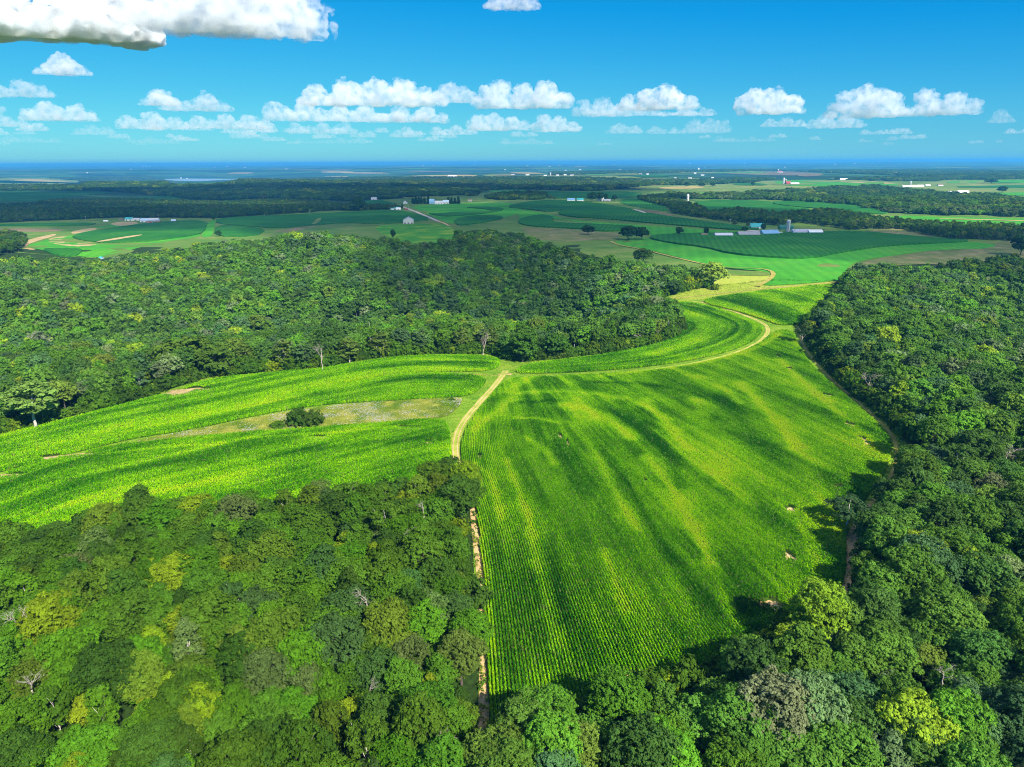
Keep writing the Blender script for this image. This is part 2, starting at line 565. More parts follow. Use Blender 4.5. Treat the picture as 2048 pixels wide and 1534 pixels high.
def strip(name, line, width, mat, lift=0.2, world=False):
    """a road or track of constant width (m) along a line; width may vary along it"""
    l = smooth(line, False, 2)
    if world: P = np.column_stack([l, H(l[:, 0], l[:, 1])])
    else:
        l = dense(l, 8, False); P = ground(l[:, 0], l[:, 1])
    Q = [P[0]]
    for p in P[1:]:
        while np.hypot(*(p[:2]-Q[-1][:2])) > 12:
            d = p-Q[-1]; Q.append(Q[-1] + d*10/np.hypot(*d[:2]))
        if np.hypot(*(p[:2]-Q[-1][:2])) > 1.2: Q.append(p)
    P = np.array(Q)[:, :2]
    for _ in range(2): P[1:-1] = P[1:-1]*.5 + (P[:-2]+P[2:])*.25
    d = np.gradient(P, axis=0); d /= np.linalg.norm(d, axis=1, keepdims=True)+1e-9
    nrm = np.stack([-d[:, 1], d[:, 0]], -1)
    k = 5
    w = np.interp(np.linspace(0, 1, len(P)), np.linspace(0, 1, len(width)), width) if hasattr(width, '__len__') else np.full(len(P), width)
    w = w*(1 + 0.12*vnoise(P[:, 0]/9, P[:, 1]/9, seed=5))
    V = []
    for j in range(k):
        q = P + nrm*(w*(j/(k-1)-.5))[:, None]
        V.append(np.column_stack([q, H(q[:, 0], q[:, 1]) + lift + np.hypot(q[:, 0], q[:, 1])*3e-4]))
    n = len(P)
    V = np.concatenate(V)
    F = [(j*n+i, j*n+i+1, (j+1)*n+i+1, (j+1)*n+i) for j in range(k-1) for i in range(n-1)]
    me = np_mesh(name, V, np.array(F)[:, ::-1], smooth_shade=True)
    return link(name, me, None, [mat]), P

# ------------------------------------------------------------------ tracks and near fields
T0 = [(1012, 742), (990, 772), (950, 815), (920, 852), (910, 885), (911, 920), (925, 950), (943, 985), (951, 1060), (960, 1150), (965, 1230), (968, 1320), (968, 1400), (966, 1500), (962, 1600)]
T1 = [(1312, 601), (1345, 601), (1400, 603), (1460, 620), (1520, 643), (1540, 657), (1528, 680), (1490, 700), (1440, 716), (1340, 736), (1200, 749), (1080, 756), (1015, 757)]
T2 = [(1000, 752), (900, 747), (800, 747), (700, 767), (600, 785), (450, 819), (250, 860), (100, 895), (0, 925), (-120, 965)]
T3 = [(1596, 655), (1600, 680), (1612, 700), (1640, 737), (1682, 777), (1742, 826), (1790, 872), (1797, 915), (1782, 960), (1740, 1010), (1716, 1035), (1712, 1075), (1702, 1110), (1702, 1165), (1680, 1205), (1640, 1250)]

def setting(o, label, cat, kind='structure'):
    return tag(o[0] if isinstance(o, tuple) else o, label, cat, kind=kind)

FA = [(979, 1490), (977, 1400), (975, 1300), (970, 1180), (959, 1060), (947, 985), (930, 940), (921, 905), (928, 872), (952, 830), (985, 792), (1010, 762), (1050, 758), (1200, 753), (1340, 740), (1450, 719.5), (1520, 691), (1550, 663), (1588, 664), (1593, 690), (1625, 738), (1662, 772), (1720, 820), (1772, 868), (1785, 905), (1765, 955), (1718, 1015), (1692, 1050), (1690, 1105), (1688, 1165), (1650, 1215), (1560, 1290), (1450, 1345), (1300, 1400), (1150, 1445)]
FB = [(1392, 604), (1450, 593), (1560, 579), (1675, 568), (1668, 585), (1650, 605), (1632, 628), (1605, 650), (1555, 652), (1535, 643), (1480, 625)]
FC = [(1330, 603), (1380, 606), (1450, 622), (1518, 648), (1528, 660), (1505, 686), (1440, 710), (1330, 731), (1180, 745), (1040, 749), (1028, 743), (1062, 729), (1200, 714), (1290, 697), (1347, 681), (1367, 661), (1353, 635), (1328, 616)]
FE1 = [(0, 874), (130, 842), (300, 799), (345, 786), (420, 760), (560, 747), (640, 741), (760, 720), (850, 713), (965, 713), (1005, 722), (990, 743), (900, 745), (800, 745), (700, 765), (600, 783.5), (450, 818), (250, 859), (100, 894), (-60, 938), (-120, 905)]
FE2 = [(-60, 946), (0, 926.5), (100, 896.5), (250, 861.5), (450, 820.5), (600, 786.5), (700, 768.5), (800, 749), (900, 749), (975, 757), (965, 775), (938, 794), (850, 799), (720, 805), (640, 811), (570, 821), (480, 839), (380, 861), (270, 877), (200, 894), (100, 919), (0, 945), (-60, 965)]
FF = [(265, 884), (380, 864), (500, 839), (600, 821), (720, 808), (880, 799), (932, 797), (905, 828), (880, 838), (750, 848), (650, 855), (480, 867), (360, 878), (290, 888)]
FE3 = [(-60, 975), (0, 952), (100, 924), (200, 899), (360, 881), (480, 870), (650, 858), (760, 850), (885, 839), (899, 860), (901, 905), (908, 938), (890, 955), (845, 985), (760, 1018), (600, 1035), (400, 1040), (200, 1065), (0, 1095), (-120, 1110)]

setting(drape('field', FA, M['corn_soil'], 0.06), 'soil of the large right hand cornfield', 'field')
setting(drape('field', FB, M['corn_soil'], 0.06), 'soil of the far corner cornfield above the forked track', 'field')
setting(drape('field', FC, M['corn_soil'], 0.06), 'soil of the curved cornfield inside the track bend', 'field')
setting(drape('field', FE1, M['corn_soil'], 0.06), 'soil of the upper strip of the left cornfield', 'field')
setting(drape('field', FE2, M['corn_soil'], 0.06), 'soil of the middle strip of the left cornfield', 'field')
setting(drape('field', FE3, M['corn_soil'], 0.06), 'soil of the lower left cornfield', 'field')
# one grassy margin under all the near fields and tracks
OUT = [(985, 1520), (955, 1500), (958, 1300), (940, 1000), (905, 960), (850, 995), (760, 1030), (400, 1055), (0, 1110), (-150, 1125), (-150, 900), (0, 866), (130, 834), (300, 791), (330, 779), (420, 752), (560, 740), (640, 735), (760, 713), (850, 707), (990, 707), (1020, 720), (1060, 722), (1200, 707), (1290, 690), (1345, 675), (1358, 657), (1340, 632), (1308, 606), (1330, 590), (1400, 575), (1540, 560), (1682, 562), (1680, 590), (1640, 640), (1614, 655), (1625, 690), (1660, 735), (1700, 775), (1760, 820), (1812, 870), (1815, 915), (1795, 965), (1740, 1030), (1728, 1080), (1718, 1180), (1650, 1245), (1560, 1310), (1450, 1365), (1300, 1420), (1150, 1465)]
setting(drape('field_margin', OUT, M['grass_bright'], 0.01, sm=False), 'bright grassy margin round the near cornfields', 'grass')
setting(drape('hay_meadow', [(1315, 602), (1335, 594), (1400, 578), (1436, 560), (1470, 545), (1538, 541), (1549, 552), (1535, 562), (1512, 574), (1600, 570), (1685, 561), (1685, 567), (1560, 577), (1450, 592), (1390, 602), (1350, 599)], M['hay_meadow'], 0.05), 'pale mown meadow beyond the curved cornfield', 'meadow')

# flower strip ground
t = NT('flower_strip')
p = t.pos()
n1 = t.noise(0.05, p, 4, 0.6); n2 = t.noise(0.9, p, 4, 0.7)
base = t.ramp(n2, [(0.3, (0.07, 0.14, 0.015)), (0.5, (0.22, 0.26, 0.04)), (0.75, (0.38, 0.34, 0.10))])
M['flower_strip'] = t.surf(base, 0.95, n2, 0.2, 0.05)
setting(drape('grass_strip', FF, M['flower_strip'], 0.08), 'rough strip of dry grass and pale wildflowers inside the left cornfield', 'meadow')

setting(strip('farm_track', T0[:8], [4.5, 3.6, 3.8, 4.0, 4.2, 4.0, 3.4], M['track_grass'], 0.10), 'worn grassy track curving between the left and right cornfields', 'track')
setting(strip('sand_track', T0[6:], [1.8, 2.4, 2.2, 3.0, 2.4, 2.2, 2.0], M['sand'], 0.14), 'sandy headland track along the left edge of the big cornfield', 'track')
setting(strip('farm_track', T1, [1.8, 2.0, 3.0, 3.0, 2.2, 1.4, 0.8, 0.8], M['track_grass'], 0.10), 'pale track looping round the curved cornfield', 'track')
setting(strip('farm_track', T2, [1.6, 1.3, 1.2, 1.0, 1.0], M['dry_grass'], 0.10), 'thin track running through the left cornfield', 'track')
setting(strip('farm_track', T3[:10], [1.4, 1.6, 1.8, 1.8, 1.8], M['dry_grass'], 0.10), 'grassy track between the big cornfield and the right woods', 'track')
setting(strip('sand_track', T3[9:], [1.6, 2.4, 5.6, 3.4, 2.4, 1.6], M['sand'], 0.12), 'bare sandy track at the lower right corner of the cornfield', 'track')
setting(strip('farm_track', [(1310, 601), (1400, 592), (1540, 577), (1685, 564)], [4, 4, 4], M['dry_grass'], 0.16), 'straw coloured track along the pale meadow', 'track')
# wheel ruts on the main tracks
def ruts(name, line, off, w, mat, lift, label):
    l = smooth(line, False, 2); l = dense(l, 8, False); P = ground(l[:, 0], l[:, 1])[:, :2]
    d = np.gradient(P, axis=0); d /= np.linalg.norm(d, axis=1, keepdims=True)
    nrm = np.stack([-d[:, 1], d[:, 0]], -1)
    for s in (-1, 1):
        o = strip(name, P + nrm*off*s, w, mat, lift, world=True)
        setting(o, label, 'wheel rut')
ruts('wheel_rut', T0[:7], 0.95, 0.55, M['sand'], 0.16, 'bare wheel rut on the grassy track between the cornfields')
ruts('wheel_rut', T1[2:8], 0.95, 0.45, M['sand'], 0.16, 'bare wheel rut on the looping track')
# bare soil patches in the crop
BARE = [(1012, 749, 4.5, 2.5), (1580, 1022, 2.0, 2), (1676, 977, 2.0, 1.6), (1581, 1118, 1.6, 3.0), (1541, 1211, 2.6, 2.4), (1556, 716, 2, 3), (1578, 740, 2, 3), (1655, 793, 2.5, 3.5), (1700, 852, 2, 3.2), (1735, 890, 1.8, 3.0), (1725, 880, 1.6, 2.6), (1105, 757, 3.0, 1.5), (855, 887, 2.2, 1.4), (820, 858, 8, 1.2), (640, 876, 5, 1.2), (150, 912, 14, 3.0), (15, 953, 10, 2.2), (370, 783, 14, 5), (355, 790, 9, 4), (1237, 763, 4, 1), (1098, 774, 3, 1), (1120, 875, 0.8, 4), (1290, 965, 0.6, 2.0), (960, 915, 0.9, 2), (1135, 890, 0.6, 4), (1385, 612, 4, 2), (1497, 596, 2.5, 2.0), (1255, 1365, 5, 2.5)]
BW = []
for px, py, rx, ry in BARE:
    c = g1(px, py)
    a = np.linspace(0, 2*np.pi, 26, endpoint=False)
    k = 1 + 0.45*vnoise(np.cos(a)*2.2 + c[0]*0.3, np.sin(a)*2.2 + c[1]*0.3, seed=9)
    poly = np.column_stack([c[0]+rx*k*np.cos(a), c[1]+ry*k*np.sin(a)])
    BW.append(poly)
    setting(drape('bare_soil', [tuple(q) for q in poly], M['stubble'] if px < 400 else M['sand'], 0.09, world=True, sm=False, spacing=0.9), 'bare patch of sandy soil among the corn', 'soil')

# ------------------------------------------------------------------ corn
def corn_material(name):
    t = NT(name)
    col = t.attr('tint').outputs['Color']
    d = t.n.new('ShaderNodeBsdfDiffuse'); t.l.new(col, d.inputs['Color'])
    tr = t.n.new('ShaderNodeBsdfTranslucent'); t.l.new(col, tr.inputs['Color'])
    mx = t.n.new('ShaderNodeMixShader'); mx.inputs[0].default_value = 0.3
    t.l.new(d.outputs[0], mx.inputs[1]); t.l.new(tr.outputs[0], mx.inputs[2])
    t.l.new(mx.outputs[0], t.out.inputs['Surface'])
    return t.m
M['corn_leaf'] = corn_material('corn_leaf')
CR = np.array([[0.015, 0.105, 0.0015], [0.044, 0.190, 0.0015], [0.090, 0.290, 0.001], [0.165, 0.425, 0.001], [0.255, 0.500, 0.002], [0.36, 0.52, 0.008]])
def corn_col(y):
    y = np.clip(y, 0, 1)*(len(CR)-1)
    i = np.minimum(y.astype(int), len(CR)-2); f = (y-i)[:, None]
    return CR[i]*(1-f)+CR[i+1]*f

def leaf_fan(P, h, r, w, nl, tint, seed, up=0.78, tipdrop=0.32):
    """nl arching blades per plant, each one kite"""
    g = np.random.default_rng(seed)
    n = len(P)
    V = []; C = []
    for k in range(nl):
        a = g.uniform(0, 2*np.pi, n) if k == 0 else a0 + 2*np.pi*k/nl + g.uniform(-.5, .5, n)
        if k == 0: a0 = a
        rr = r*g.uniform(.7, 1.25, n); hh = h*g.uniform(.85, 1.1, n)
        ca, sa = np.cos(a), np.sin(a)
        b = P + np.column_stack([np.zeros(n), np.zeros(n), hh*up])
        m = P + np.column_stack([ca*rr*.5, sa*rr*.5, hh])
        ww = w*g.uniform(.7, 1.2, n)
        s = np.column_stack([-sa*ww, ca*ww, np.zeros(n)])
        tp = P + np.column_stack([ca*rr, sa*rr, hh*(1-tipdrop)])
        V.append(np.stack([b, m+s, tp, m-s], 1))
        C.append(tint*g.uniform(.7, 1.3, n)[:, None])
    V = np.concatenate(V).reshape(-1, 3)
    F = np.arange(len(V)).reshape(-1, 4)
    return V, F, np.concatenate(C)

def corn(name, polypx, sfun, rowgap, cell, size, base_y, strokes, label, seed, nl=4, amp=0.3, fs=(0.10, 0.018), rad=0.55):
    q = dense(smooth(polypx, True, 2), 10); poly = ground(q[:, 0], q[:, 1])[:, :2]
    g = np.random.default_rng(seed)
    x0, y0 = poly.min(0); x1, y1 = poly.max(0)
    gx = np.arange(x0, x1, cell); gy = np.arange(y0, y1, cell)
    X, Y = np.meshgrid(gx, gy); X = X.ravel(); Y = Y.ravel()
    X = X + g.uniform(-.5, .5, X.size)*cell; Y = Y + g.uniform(-.5, .5, X.size)*cell
    m = pip(X, Y, poly); X, Y = X[m], Y[m]
    s = sfun(X, Y)
    if rowgap:
        e = 0.05
        gxs = (sfun(X+e, Y)-s)/e; gys = (sfun(X, Y+e)-s)/e
        gl = gxs**2+gys**2+1e-9
        k = np.round(s/rowgap)*rowgap - s
        X = X + gxs/gl*k; Y = Y + gys/gl*k
        j = g.normal(0, 0.06, X.size); X += j
    for b in BW:
        c = b.mean(0); near = np.hypot(X-c[0], Y-c[1]) < 30
        mm = np.zeros(len(X), bool); mm[near] = pip(X[near], Y[near], b)
        X, Y, s = X[~mm], Y[~mm], s[~mm]
    # how well fed: streaks along the rows, blotches, hand placed bands
    along = Y if rowgap else X
    yel = base_y + amp*fbm(s*fs[0], along*fs[1]+5, seed=seed, octv=3) + amp*0.55*fbm(X/22, Y/22, seed=seed+5, octv=3) + 0.15*vnoise(s*1.15, along*0.04, seed=seed+8) + 0.10*vnoise(s*0.33, along*0.02, seed=seed+9)
    for line, w, a in strokes:
        l = dense(smooth(line, False, 2), 10, False); L = ground(l[:, 0], l[:, 1])[:, :2]
        mid = L.mean(0); Z = math.hypot(mid[0], mid[1])
        wm = w*Z*1.05/FPX*(0.95 if rowgap else 1.2)
        d = seg_dist(X, Y, L)*(1+0.5*vnoise(X/6, Y/6, seed=3))
        yel = yel + a*(1.2 if rowgap else 1)*np.exp(-(d/wm)**2)
    yel = yel + g.normal(0, 0.11, len(X))
    edge = seg_dist(X, Y, np.vstack([poly, poly[:1]]))
    yel = yel + 0.16*np.exp(-edge/4.0)
    thin = np.clip(1.25-0.5*np.clip(yel-0.45, 0, 1), 0.3, 1)
    keep = g.uniform(0, 1, len(X)) < thin
    X, Y, yel, edge = X[keep], Y[keep], yel[keep], edge[keep]
    P = np.column_stack([X, Y, H(X, Y)])
    h = 2.1*(1-0.25*np.clip(yel, 0, 1))*g.uniform(.85, 1.12, len(X))
    col = corn_col(yel)
    tas = g.uniform(0, 1, len(X)) < 0.06
    col[tas] = col[tas]*0.6 + np.array([0.22, 0.20, 0.09])*0.5
    V, F, C = leaf_fan(P, h, rad*size, 0.14*size, nl, col, seed)
    e = edge < 2.2
    for kk, (hf, rf) in enumerate(((.68, .5), (.4, .42))):
        V2, F2, C2 = leaf_fan(P[e], h[e]*hf, rf*size, 0.17*size, nl+1, col[e]*.95, seed+50+kk, .7, .5)
        F = np.vstack([F, F2+len(V)]); V = np.vstack([V, V2]); C = np.vstack([C, C2])
    me = np_mesh(name, V, F, {'tint': ('FACE', C)})
    o = link(name, me, None, [M['corn_leaf']])
    print(name, len(X), 'plants')
    return tag(o, label, 'corn crop', kind='stuff')

def rows_A(x, y):
    s = x + 0.083*(y-150)
    for _ in range(5):
        lean = -0.075 - 0.0019*np.clip(s, -20, 150)
        bend = -9*np.exp(-((y-285)/62)**2)*np.exp(-np.clip(s+8, 0, 400)/55)
        s = x - lean*(y-150) - bend
    return s
A_ST = [([(1040, 792), (1100, 786), (1180, 791), (1240, 801), (1290, 816), (1335, 842)], 13, .30), ([(955, 862), (985, 832), (1025, 800)], 13, .35),
  ([(1140, 815), (1180, 825), (1225, 850), (1262, 878)], 20, .48), ([(1030, 842), (1080, 842), (1112, 852)], 9, .40), ([(1050, 880), (1085, 902), (1107, 935)], 9, .36),
  ([(1140, 850), (1180, 890), (1200, 930), (1240, 1010), (1275, 1065)], 13, .36), ([(1015, 925), (1045, 1000), (1060, 1055), (1090, 1200), (1112, 1295)], 11, .36),
  ([(948, 930), (985, 965), (1002, 1045)], 10, .34), ([(962, 1060), (975, 1200), (990, 1320)], 8, .24), ([(1290, 920), (1330, 960), (1380, 1050), (1425, 1135)], 15, .36), ([(1395, 755), (1430, 765), (1480, 812)], 10, .3),
  ([(1480, 770), (1530, 822), (1592, 900)], 14, .34), ([(1560, 725), (1600, 762), (1642, 802), (1705, 855), (1745, 900)], 11, .42), ([(1385, 805), (1410, 835)], 14, .36),
  ([(1285, 805), (1330, 850), (1375, 905)], 15, .36), ([(1440, 955), (1490, 1005)], 26, .36), ([(1570, 850), (1620, 950), (1650, 1010)], 22, .2), ([(1500, 1250), (1560, 1235), (1600, 1205)], 10, .35),
  ([(1600, 1060), (1625, 1100), (1640, 1180)], 12, .25), ([(1400, 1090), (1440, 1180), (1470, 1260)], 16, .26), ([(1210, 1110), (1250, 1230)], 12, .26), ([(1060, 760), (1010, 790)], 16, .3), ([(1200, 757), (1400, 733), (1520, 700), (1560, 668)], 9, .34),
  ([(1360, 980), (1330, 900), (1290, 850)], 16, -.3), ([(1180, 1000), (1110, 890)], 16, -.22), ([(1560, 940), (1440, 800)], 20, -.2), ([(1340, 1130), (1240, 950), (1200, 900)], 14, -.25), ([(1100, 1080), (1130, 1250)], 12, -.22), ([(1040, 812), (1140, 805), (1240, 835), (1330, 900)], 9, -.25), ([(1180, 770), (1320, 775), (1400, 800)], 10, -.25)]
corn('corn_crop', FA, rows_A, 0.88, 0.46, 1.0, 0.47, A_ST, 'big field of green corn in long rows with yellow streaks', 31, 4, 0.26, rad=0.36)
def along(line):
    l = dense(smooth(line, False, 2), 12, False); L = ground(l[:, 0], l[:, 1])[:, :2][::3]
    return lambda x, y: seg_dist(x, y, L)
corn('corn_crop', FC, along(T1), None, 0.75, 1.55, 0.43, [([(1360, 620), (1420, 650), (1400, 680), (1300, 712)], 14, .2), ([(1480, 672), (1400, 705), (1250, 735)], 9, .2), ([(1450, 640), (1330, 610)], 10, -.2), ([(1440, 660), (1420, 690)], 10, -.15)], 'curved band of green corn inside the looping track', 32, 3, 0.3, (0.14, 0.006))
corn('corn_crop', FB, along(T1[:7]), None, 0.85, 1.7, 0.46, [([(1540, 600), (1600, 612)], 14, .22), ([(1600, 630), (1640, 600)], 12, .25)], 'patch of yellow green corn above the fork in the track', 33, 3, 0.34, (0.05, 0.02))
LN = along(T2)
corn('corn_crop', FE1, LN, None, 0.72, 1.5, 0.43, [([(700, 745), (900, 728), (980, 730)], 9, -.22), ([(200, 840), (500, 770)], 8, .15), ([(0, 900), (300, 835)], 8, .12)], 'upper strip of bright green corn beside the woods', 34, 3, 0.24, (0.12, 0.006))
corn('corn_crop', FE2, LN, None, 0.70, 1.45, 0.46, [([(800, 775), (900, 775), (965, 762)], 16, .22), ([(0, 940), (200, 888)], 6, .3), ([(860, 758), (760, 770)], 5, -.2), ([(400, 835), (600, 800)], 7, .15)], 'middle strip of yellow green corn on the left', 35, 3, 0.24, (0.12, 0.006))
corn('corn_crop', FE3, LN, None, 0.60, 1.28, 0.43, [([(0, 1050), (150, 1010), (330, 985), (480, 965)], 20, .26), ([(210, 915), (300, 902), (440, 893)], 5, .4), ([(500, 882), (640, 873), (800, 858)], 6, .32), ([(540, 940), (700, 925), (880, 900)], 8, .16), ([(500, 920), (760, 890), (880, 880)], 13, -.26), ([(100, 970), (400, 925)], 12, -.18), ([(560, 1000), (620, 985)], 14, .3)], 'lower part of the left cornfield above the woods', 36, 3, 0.24, (0.11, 0.007))

# grass blades and wildflowers on the rough strip, one object each
def scatter_poly(polypx, n, seed, world=False):
    g = np.random.default_rng(seed)
    if world: poly = np.asarray(polypx)
    else:
        q = dense(smooth(polypx, True, 2), 10); poly = ground(q[:, 0], q[:, 1])[:, :2]
    a, b = poly.min(0), poly.max(0)
    X = g.uniform(a[0], b[0], n); Y = g.uniform(a[1], b[1], n)
    m = pip(X, Y, poly)
    return X[m], Y[m]
X, Y = scatter_poly(FF, 110000, 51)
P = np.column_stack([X, Y, H(X, Y)])
k = vnoise(X/5, Y/5, seed=2)*.5+.5
col = (1-k)[:, None]*np.array([0.10, 0.22, 0.010]) + k[:, None]*np.array([0.42, 0.42, 0.08])
V, F, C = leaf_fan(P, rng.uniform(.4, 1.1, len(X)), 0.7, 0.16, 2, col, 52)
tag(link('wild_grass', np_mesh('wild_grass', V, F, {'tint': ('FACE', C)}), None, [M['corn_leaf']]), 'tall dry grass on the rough strip in the left cornfield', 'grass', kind='stuff')
X, Y = scatter_poly(FF, 46000, 53)
cl = fbm(X/9, Y/5, seed=4, octv=3)
m = (0.6*cl + rng.normal(0, .45, len(X))) > 0.45; X, Y = X[m], Y[m]
P = np.column_stack([X, Y, H(X, Y)])
V, F, C = leaf_fan(P, rng.uniform(.7, 1.2, len(X)), 0.36, 0.17, 2, np.tile([0.62, 0.58, 0.66], (len(X), 1)), 54, 0.95, 0.05)
tag(link('wildflowers', np_mesh('wildflowers', V, F, {'tint': ('FACE', C)}), None, [M['corn_leaf']]), 'pale lilac wildflowers in drifts on the rough strip', 'flowers', kind='stuff')
# weedy verge round the fields
q = dense(smooth(OUT, True, 0), 10); ow = ground(q[:, 0], q[:, 1])[:, :2]
X, Y = scatter_poly(ow, 260000, 55, True)
dd = seg_dist(X, Y, np.vstack([ow, ow[:1]]))
m = dd < rng.exponential(2.2, len(X)); X, Y = X[m], Y[m]
P = np.column_stack([X, Y, H(X, Y)])
k = np.clip(vnoise(X/7, Y/7, seed=12)*.6+.45, 0, 1)[:, None]
col = (1-k)*np.array([0.04, 0.13, 0.010]) + k*np.array([0.20, 0.27, 0.02])
V, F, C = leaf_fan(P, rng.uniform(.3, 1.3, len(X)), 1.0, 0.28, 3, col, 56)
tag(link('verge_weeds', np_mesh('verge_weeds', V, F, {'tint': ('FACE', C)}), None, [M['corn_leaf']]), 'weedy green verge along the edges of the woods', 'weeds', kind='stuff')

# grass on the margins between the fields and beside the tracks
X, Y = scatter_poly(ow, 420000, 57, True)
bad = np.zeros(len(X), bool)
for f in (FA, FB, FC, FE1, FE2, FE3, FF):
    bad |= pip(X, Y, ground(*dense(smooth(f, True, 2), 25).T)[:, :2])
X, Y = X[~bad], Y[~bad]
for tl, w in ((T0, 2.0), (T1, 1.6), (T3, 1.2)):
    l = ground(*dense(smooth(tl, False, 2), 16, False).T)[:, :2]
    m = seg_dist(X, Y, l) > w*rng.uniform(.5, 1.2, len(X)); X, Y = X[m], Y[m]
P = np.column_stack([X, Y, H(X, Y)])
k = np.clip(fbm(X/6, Y/6, seed=22, octv=3)*.6+.5, 0, 1)[:, None]
col = (1-k)*np.array([0.06, 0.20, 0.006]) + k*np.array([0.26, 0.36, 0.015])
V, F, C = leaf_fan(P, rng.uniform(.15, .6, len(X)), 0.5, 0.15, 2, col, 58)
tag(link('margin_grass', np_mesh('margin_grass', V, F, {'tint': ('FACE', C)}), None, [M['corn_leaf']]), 'bright tufty grass on the margins between the cornfields', 'grass', kind='stuff')

# ------------------------------------------------------------------ farther fields
CORN, BEAN, BYEL, PAST, STREAK, STUB, BROWN, SUNF, GOLD = 'corn_far bean_far bean_yellow pasture pasture_streaks stubble brown_soil sun_field gold_field'.split()
def fld(mat, poly, label, cat='field', lift=0.1, height=0.0, sm=1):
    nm = {CORN: 'crop_field', BEAN: 'bean_field', BYEL: 'bean_field', PAST: 'pasture', STREAK: 'pasture', STUB: 'stubble_field', BROWN: 'ploughed_field', SUNF: 'crop_field', GOLD: 'stubble_field'}[mat]
    o = drape(nm, poly, M[mat], lift, height, sm=sm)
    if o: setting(o, label, cat)
# green ground under all the farmland of the middle distance
fld(PAST, [(30, 505), (60, 478), (0, 470), (-250, 475), (-250, 440), (0, 446), (240, 434), (440, 436), (600, 424), (720, 412), (760, 400), (900, 392), (1040, 380), (1280, 380), (1420, 366), (1800, 360), (2300, 352), (2300, 520), (2060, 530), (1980, 532), (1800, 528), (1720, 548), (1690, 562), (1540, 572), (1440, 562), (1350, 548), (1250, 528), (1165, 508), (1090, 486), (1030, 470), (920, 466), (905, 482), (830, 492), (770, 482), (700, 472), (560, 480), (420, 490), (290, 510), (200, 518), (120, 512)], 'dull green grassland of the middle distance', 'grassland', 0.02, sm=False)
# left farm
fld(BEAN, [(48, 492), (90, 482), (120, 470), (180, 458), (235, 446), (330, 446), (420, 470), (340, 482), (280, 495), (205, 515), (160, 514), (95, 503)], 'bright green field round the tan strips on the left farm')
fld(CORN, [(140, 473), (195, 462), (260, 452), (330, 444), (418, 441), (408, 467), (380, 473), (330, 480), (285, 485), (215, 487), (160, 482)], 'dark green crop field with a curved end on the left farm', lift=0.3, height=1.5)
fld(STUB, [(90, 481), (115, 473), (140, 468), (134, 476), (160, 484), (200, 486), (185, 492), (155, 494), (115, 490)], 'tan stubble strip curving round the dark crop')
fld(STUB, [(142, 464), (165, 459), (190, 456), (196, 459), (170, 464), (145, 469)], 'small tan stubble wedge on the left farm', lift=0.2)
fld(STUB, [(33, 492), (50, 482), (80, 474), (115, 467), (108, 473), (65, 485), (50, 494), (75, 500), (55, 500)], 'thin tan strip bending beside dark trees', lift=0.2)
fld(BROWN, [(-150, 458), (0, 458), (60, 457), (135, 459), (105, 465), (0, 463), (-150, 464)], 'brown streaked field at the far left', lift=0.2)
fld(STUB, [(218, 448), (240, 444), (272, 444), (282, 447), (250, 452), (232, 452)], 'tan stubble patch below the left farm buildings', lift=0.2)
fld(CORN, [(-150, 450), (0, 450), (110, 447), (200, 447), (170, 453), (0, 453), (-150, 454)], 'dark crop strip before the left forest', lift=0.2, height=1.5)
fld(CORN, [(80, 499), (120, 498), (160, 499), (166, 503), (150, 515), (110, 512)], 'small dark crop patch beside the sunlit woods', lift=0.2, height=1.5)
fld(STUB, [(190, 487), (220, 484), (285, 473), (283, 471), (240, 477), (200, 484)], 'tan lane through the dark crop', lift=1.9)
# centre left
fld(CORN, [(432, 437), (560, 431), (700, 425), (760, 420), (820, 424), (868, 440), (820, 446), (760, 449), (690, 446), (620, 452), (560, 458), (480, 452), (432, 448)], 'long dark green field left of the gravel road', lift=0.2, height=1.2)
fld(CORN, [(432, 451), (480, 453), (535, 459), (512, 474), (426, 474)], 'dark crop field beside the mown grass lane', lift=0.2, height=1.2)
fld(BEAN, [(418, 443), (432, 440), (428, 456), (424, 474), (402, 476), (408, 462)], 'bright mown grass lane between dark crops', 'grass lane', 0.25)
fld(STREAK, [(540, 464), (600, 453), (640, 447), (645, 450), (598, 462), (560, 470)], 'pale grass slope above the woods')
fld(SUNF, [(622, 452), (632, 440), (644, 436), (640, 446)], 'pale diagonal grass waterway', lift=1.8)
fld(BYEL, [(745, 453), (800, 448), (880, 447), (905, 453), (914, 482), (862, 489), (805, 486), (768, 472)], 'green and yellow mottled field below the grey farmhouse', lift=0.3)
fld(PAST, [(700, 452), (745, 446), (810, 446), (875, 443), (878, 448), (810, 449), (748, 452)], 'grassy drive by the grey farmhouse', lift=0.4)
fld(CORN, [(560, 404), (640, 404), (712, 411), (742, 400), (775, 403), (812, 417), (760, 419), (700, 415), (660, 412)], 'dark field strip before the far forest', lift=0.3, height=1.5)
fld(STREAK, [(452, 406), (468, 400), (540, 397), (562, 401), (540, 405), (470, 408)], 'pale green pasture among dark forest', lift=0.2)
fld(CORN, [(-150, 403), (0, 403), (95, 402), (150, 392), (230, 386), (190, 382), (0, 384), (-150, 384)], 'large dark crop field at the far left', lift=0.2)
fld(CORN, [(250, 397), (300, 393), (355, 393), (362, 400), (300, 402)], 'dark crop clearing in the left forest', lift=0.2)
fld(SUNF, [(-200, 372), (0, 371), (90, 371), (160, 366), (155, 361), (110, 357), (0, 357), (-200, 357)], 'sunlit pale fields on the far left', lift=0.5)
fld(GOLD, [(20, 361), (60, 358), (110, 361), (152, 364), (60, 365)], 'golden strip in the sunlit far left fields', lift=1.5)
